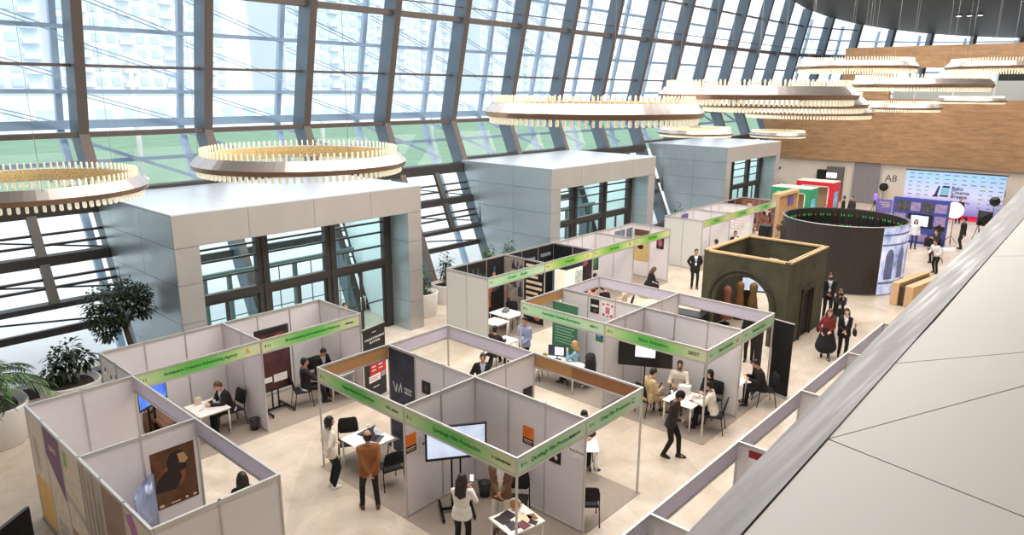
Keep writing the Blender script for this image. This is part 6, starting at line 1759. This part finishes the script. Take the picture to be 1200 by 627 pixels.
for k in range(3):
    a = 2*PI*k/3; MB().tube([(-.05,0,.5),(-.05+.45*math.cos(a),.45*math.sin(a),.015)], .014, 6).build('tripod_leg', M_BLKMET, t)
def tripod(label, x, y, h, name='film_camera', cat='camera', rz=0.0):
    t = thing(name, label, cat, (x, y, 0), rz)
    for k in range(3):
        a = 2*PI*k/3+.3; MB().tube([(0,0,h-.1),(.38*math.cos(a),.38*math.sin(a),.012)], .018, 6).build('tripod_leg', M_BLKMET, t)
    MB().cbox(-.06,.06,-.06,.06,h-.12,h,.01).build('tripod_head', M_BLKMET, t)
    return t
t = tripod('film camera on a tripod near the blue photo wall', 41.4,7.45, 1.25)
MB().cbox(-.2,.2,-.09,.09,1.26,1.5,.02).build('camera_body', M_BLACK, t); MB().tube([(.2,0,1.38),(.42,0,1.38)], [.06,.075], 12).build('lens', M_BLACK, t); MB().cbox(-.1,.1,-.03,.03,1.5,1.58,.01).build('top_handle', M_BLACK, t)
t = tripod('black softbox on a stand beside the worker in black', 45.7,6.4, 1.7, 'softbox_light', 'lamp', -.5)
MB().rings([[(x, s*yy, 1.85+s*zz) for yy, zz in ((-1,-1),(1,-1),(1,1),(-1,1))] for x, s in ((0,.1),(.35,.42))], 0).build('softbox_hood', M_BLKFAB, t); MB().box(.351,.36,-.38,.38,1.47,2.23).build('softbox_front', mat('softbox_white',(230,228,236),.6), t)
t = tripod('small violet stage lamp on a tripod near the grey shutter', 54.0,13.95, 1.2, 'stage_lamp', 'lamp')
MB().capsule((0,0,1.3),(.0,0,1.55),.16,.13,12).build('lamp_head', mat('lamp_violet',(150,110,210),.3,0,.3,6,emit=.4), t); MB().cbox(-.2,.2,-.02,.02,1.2,1.28,.01).build('yoke', M_BLKMET, t)
t = thing('sign_board','purple notice board on the floor before the pale end wall','sign',(56.0,13.3,0))
MB().box(0,.05,0,1.05,.08,1.05).build('board', C('p_violet2',(110,100,176)), t); MB().box(-.1,.15,.1,.18,0,.08).build('foot', M_ALU, t); MB().box(-.1,.15,.87,.95,0,.08).build('foot', M_ALU, t)
for k in range(3): MB().box(-.006,0,.15,.85-.1*k,.8-.15*k,.85-.15*k).build('text_line', PT, t)
# grey shutter door, info screen and lettering on the end wall
d = thing('door_1','grey metal shutter door in the pale end wall','door',(XE+.3,0,0),kind='structure')
MB().box(-.05,.05,15.4,17.4,0,3.2).build('shutter_leaf', mat('shutter_grey',(150,146,150),.35,.5,.08,3,stretch=(1,8,.3)), d); MB().box(-.1,.05,15.32,15.42,0,3.24).build('door_frame', M_ALU, d); MB().box(-.1,.05,17.38,17.48,0,3.24).build('door_frame', M_ALU, d)
t = thing('info_unit','dark grey info unit with a black box and a white screen at the end wall','info unit',(XE-.1,18.1,0))
MB().cbox(0,.4,0,1.3,0,2.75,.03).build('unit_body', mat('unit_grey',(92,88,86),.5), t); MB().box(-.02,0,.45,1.25,1.85,2.25).build('white_screen', mat('screen_white', (226,234,246), .3, emit=.9), t); MB().cbox(-.1,.3,1.36,2.0,1.7,2.45,.02).build('black_box', M_BLACK, t); MB().box(.05,.25,1.5,1.85,0,1.7).build('box_stand', M_BLKMET, t)
for y, z, lab in ((15.1,2.1,'large letters A8 on the end wall beside the shutter door'),(8.0,1.6,'large letters A8 on the end wall, half hidden by the press wall')):
    o = text_mesh('wall_lettering','A8',.75,(XE+.345,y,z),(0,-1,0),(0,0,1),mat('ink_grey',(92,86,80),.6),None,.004,'LEFT',.004); tag(o, lab, 'sign')
for x, y, z, lab in ((59.6,14.9,1.5,'black faceted ball on a stand under the letters A8'),(56.3,7.2,1.55,'black faceted ball on a stand at the end of the press wall')):
    t = thing('ball_lamp', lab, 'lamp', (x, y, 0))
    bmx = MB(); bmx.ellipsoid((0,0,z), (.33,.33,.33), 10, 6); bmx.sm = [False]*len(bmx.sm); bmx.build('faceted_ball', mat('ball_black',(30,28,30),.2,.4,.3,3), t)
    MB().tube([(0,0,.03),(0,0,z-.3)], .02, 8).lathe([(.2,0),(.2,.03),(.03,.04)], n=16).build('stand_pole', M_BLKMET, t)

# ------------------------------------------------------------------ planters and plants
M_POT = mat('planter_white',(222,218,212),.45,0,.03,2); M_SOIL = mat('soil',(48,38,32),.95,0,.3,20); M_TRUNK = mat('bark',(84,66,50),.9,0,.3,14,bump=.5)
LEAFM = [mat('leaf_dark',(36,52,32),.55,0,.3,5), mat('leaf_mid',(56,80,42),.5,0,.3,5), mat('leaf_bright',(86,124,58),.5,0,.3,5)]
def planter(t, rx, ry, h):
    n = 36; sq = lambda a: (math.copysign(abs(math.cos(a))**.75, math.cos(a)), math.copysign(abs(math.sin(a))**.75, math.sin(a)))
    ring = lambda s, z: [(rx*s*sq(2*PI*k/n)[0], ry*s*sq(2*PI*k/n)[1], z) for k in range(n)]
    MB().rings([ring(.86,0), ring(.88,.02), ring(1,h-.02), ring(1,h), ring(.93,h), ring(.9,h-.1)], 0, True).build('planter', M_POT, t)
    MB().rings([ring(.88,h-.12), ring(.6,h-.07), ring(.1,h-.05)], 0, True).build('soil', M_SOIL, t)
def leaf(mb, p, d, L, W, droop=.3, mi=0):
    p = Vector(p); d = Vector(d).normalized(); sd = d.cross(Vector((0,0,1)))
    if sd.length < .05: sd = Vector((1,0,0))
    sd.normalize(); pts = []
    for q, w in ((0,.12),(.35,1),(.7,.75),(1,.02)):
        c = p + d*L*q + Vector((0,0,-droop*L*q*q)); pts.append((c - sd*W*w*.5, c + Vector((0,0,-W*w*.12)), c + sd*W*w*.5))
    vs = [tuple(v) for tr in pts for v in tr]; fs = []
    for k in range(3):
        for j in range(2): fs.append((3*k+j, 3*k+j+1, 3*k+j+4, 3*k+j+3))
    mb.add(vs, fs, mi, True)
def foliage_cloud(t, cents, nper, L, W, seed, mats=LEAFM, droop=.3):
    rnd = random.Random(seed); mb = MB()
    for (cx, cy_, cz, r) in cents:
        for k in range(nper):
            v = Vector((rnd.gauss(0,1), rnd.gauss(0,1), rnd.gauss(0,1))).normalized(); rr = r*rnd.uniform(.35,1)
            p = Vector((cx,cy_,cz)) + v*rr; d = (v + Vector((rnd.uniform(-.7,.7), rnd.uniform(-.7,.7), rnd.uniform(-.6,.5)))).normalized()
            leaf(mb, p, d, L*rnd.uniform(.7,1.2), W*rnd.uniform(.8,1.2), droop, rnd.choice((0,0,1,1,2)))
    return mb.build('foliage', mats, t)
# leafy tree
t = thing('ficus_tree','big dense leafy indoor tree leaning before the first vestibule','plant',(6.86,20.6,0))
planter(t, .6, .6, .85)
MB().tube([(0,0,.75),(.0,.0,1.4),(-.10,.0,2.0),(-.22,.05,2.6),(-.32,.05,3.1)], [.085,.08,.07,.05,.03], 10).tube([(-.10,0,2.0),(.2,.1,2.5),(.45,.1,2.8)], [.05,.035,.02], 8).tube([(-.2,.05,2.45),(-.6,0,2.75),(-.9,-.05,2.85)], [.045,.03,.015], 8).build('trunk', M_TRUNK, t)
foliage_cloud(t, [(-.3,0,3.0,.5),(-.75,.0,2.9,.42),(.15,.05,2.85,.45),(.40,.1,2.55,.38),(-.85,-.1,2.5,.33),(-.3,.1,2.4,.45),(.05,0,3.15,.35),(-.55,.1,2.05,.35),(.45,.0,2.9,.3)], 330, .11, .06, 11, [LEAFM[0],LEAFM[0],LEAFM[1]])
# palm
t = thing('palm_plant','palm with long feathered fronds in the big white planter at the picture edge','plant',(3.2,20.35,0))
planter(t, .95, .95, 1.0)
MB().tube([(0,0,.9),(.03,0,1.3),(.05,0,1.7)], [.10,.085,.06], 10).build('trunk', M_TRUNK, t)
rnd = random.Random(4); pm = MB(); st = MB()
for k in range(30):
    a = 2*PI*k/30 + rnd.uniform(-.2,.2); el = rnd.uniform(.25,1.25); L = rnd.uniform(1.1,1.7)
    d = Vector((math.cos(a)*math.cos(el), math.sin(a)*math.cos(el), math.sin(el))); pts = []
    for q in range(9):
        s = q/8*L; pts.append(Vector((.05,0,1.55)) + d*s + Vector((0,0,-.38*s*s)))
    st.tube([tuple(p) for p in pts], [.014-.0012*i for i in range(9)], 5)
    for q in range(2,9):
        dd = (pts[q]-pts[q-1]).normalized(); sd = dd.cross(Vector((0,0,1))).normalized()
        for s_ in (1,-1):
            for o_ in (0,.5):
                leaf(pm, pts[q]-(pts[q]-pts[q-1])*o_, (sd*s_*.8+dd*.75+Vector((0,0,-.15))), .36*(1-.35*abs(q-5)/4), .05, .4, rnd.choice((0,1,1,2)))
st.build('frond_stem', LEAFM[1], t); pm.build('frond_leaves', LEAFM, t)
# dark shrub
t = thing('rubber_plant','dark leafy shrub in a low white planter beside the palm','plant',(5.25,20.75,0))
planter(t, .72, .72, .9)
MB().tube([(0,0,.8),(.05,.02,1.3),(.1,.0,1.8)], [.03,.025,.012], 8).tube([(0,0,.8),(-.15,.1,1.3),(-.2,.1,1.7)], [.028,.02,.01], 8).tube([(.02,0,.8),(.3,.05,1.2),(.45,.05,1.45)], [.028,.02,.01], 8).build('trunk', M_TRUNK, t)
foliage_cloud(t, [(.08,0,1.75,.32),(-.2,.1,1.55,.32),(.42,.05,1.4,.28),(.0,.0,1.3,.35),(-.35,0,1.25,.25)], 75, .2, .085, 21, [LEAFM[0],LEAFM[0],LEAFM[1]], .5)
def small_plant(label, x, y, h, r, seed, pot=(.5,.5,.85), bright=True, dense=90):
    t = thing('potted_plant', label, 'plant', (x, y, 0)); planter(t, *pot)
    MB().tube([(0,0,pot[2]-.1),(.04,0,h*.75),(.0,.05,h)], [.03,.022,.01], 8).build('trunk', M_TRUNK, t)
    foliage_cloud(t, [(0,0,h,r),(.12,.1,h-.35,r),(-.15,-.05,h-.4,r),(.05,-.1,pot[2]+.2,r*.8)], dense, .15, .06, seed, LEAFM if bright else [LEAFM[0],LEAFM[0],LEAFM[1]], .45)
small_plant('bushy plant in the white planter at the right side of the first vestibule'.replace('right side','outer corner'), 17.35,20.25,1.75,.34,31,(.58,.58,.95))
small_plant('dark small tree in the second planter between the vestibules', 19.2,20.9,1.75,.36,32,(.55,.55,.8),False)
small_plant('green plant showing above the wall of the first dark poster booth', 21.2,20.3,1.95,.32,33)
small_plant('feathery plant showing above the long row, against the silver side wall', 22.4,20.2,1.95,.34,34)
small_plant('green plant above the farther row, beside the end vestibule', 36.4,19.7,1.95,.4,35)
small_plant('plant in the corner past the end vestibule by the green kiosk', 53.5,20.6,1.9,.5,36,(.6,.6,.9),False)
t = tripod('second film camera on a tripod, deeper in the crew beside the photo wall', 43.0,7.75, 1.35, 'film_camera', 'camera', 1.0)
MB().cbox(-.22,.22,-.1,.1,1.36,1.62,.02).build('camera_body', M_BLACK, t); MB().tube([(.22,0,1.49),(.46,0,1.49)], [.06,.08], 12).build('lens', M_BLACK, t); MB().cbox(-.16,.0,.1,.16,1.5,1.72,.01).build('viewfinder', M_BLACK, t)
t = thing('monitor_cart','black equipment cart with a small monitor among the film crew','cart',(44.0,8.0,0),-2.4)
MB().cbox(-.3,.3,-.25,.25,.5,.54,.01).cbox(-.3,.3,-.25,.25,.12,.16,.01).build('shelf', M_BLKMET, t)
for sx in (-.27,.27):
    for sy in (-.22,.22): MB().tube([(sx,sy,.04),(sx,sy,.95)], .016, 8).build('leg', M_BLKMET, t)
MB().cbox(-.28,.28,-.03,.03,.9,1.3,.01).build('monitor', M_BLACK, t); MB().cbox(-.2,.2,-.18,.18,.54,.8,.02).build('equipment_case', M_BLACK, t)
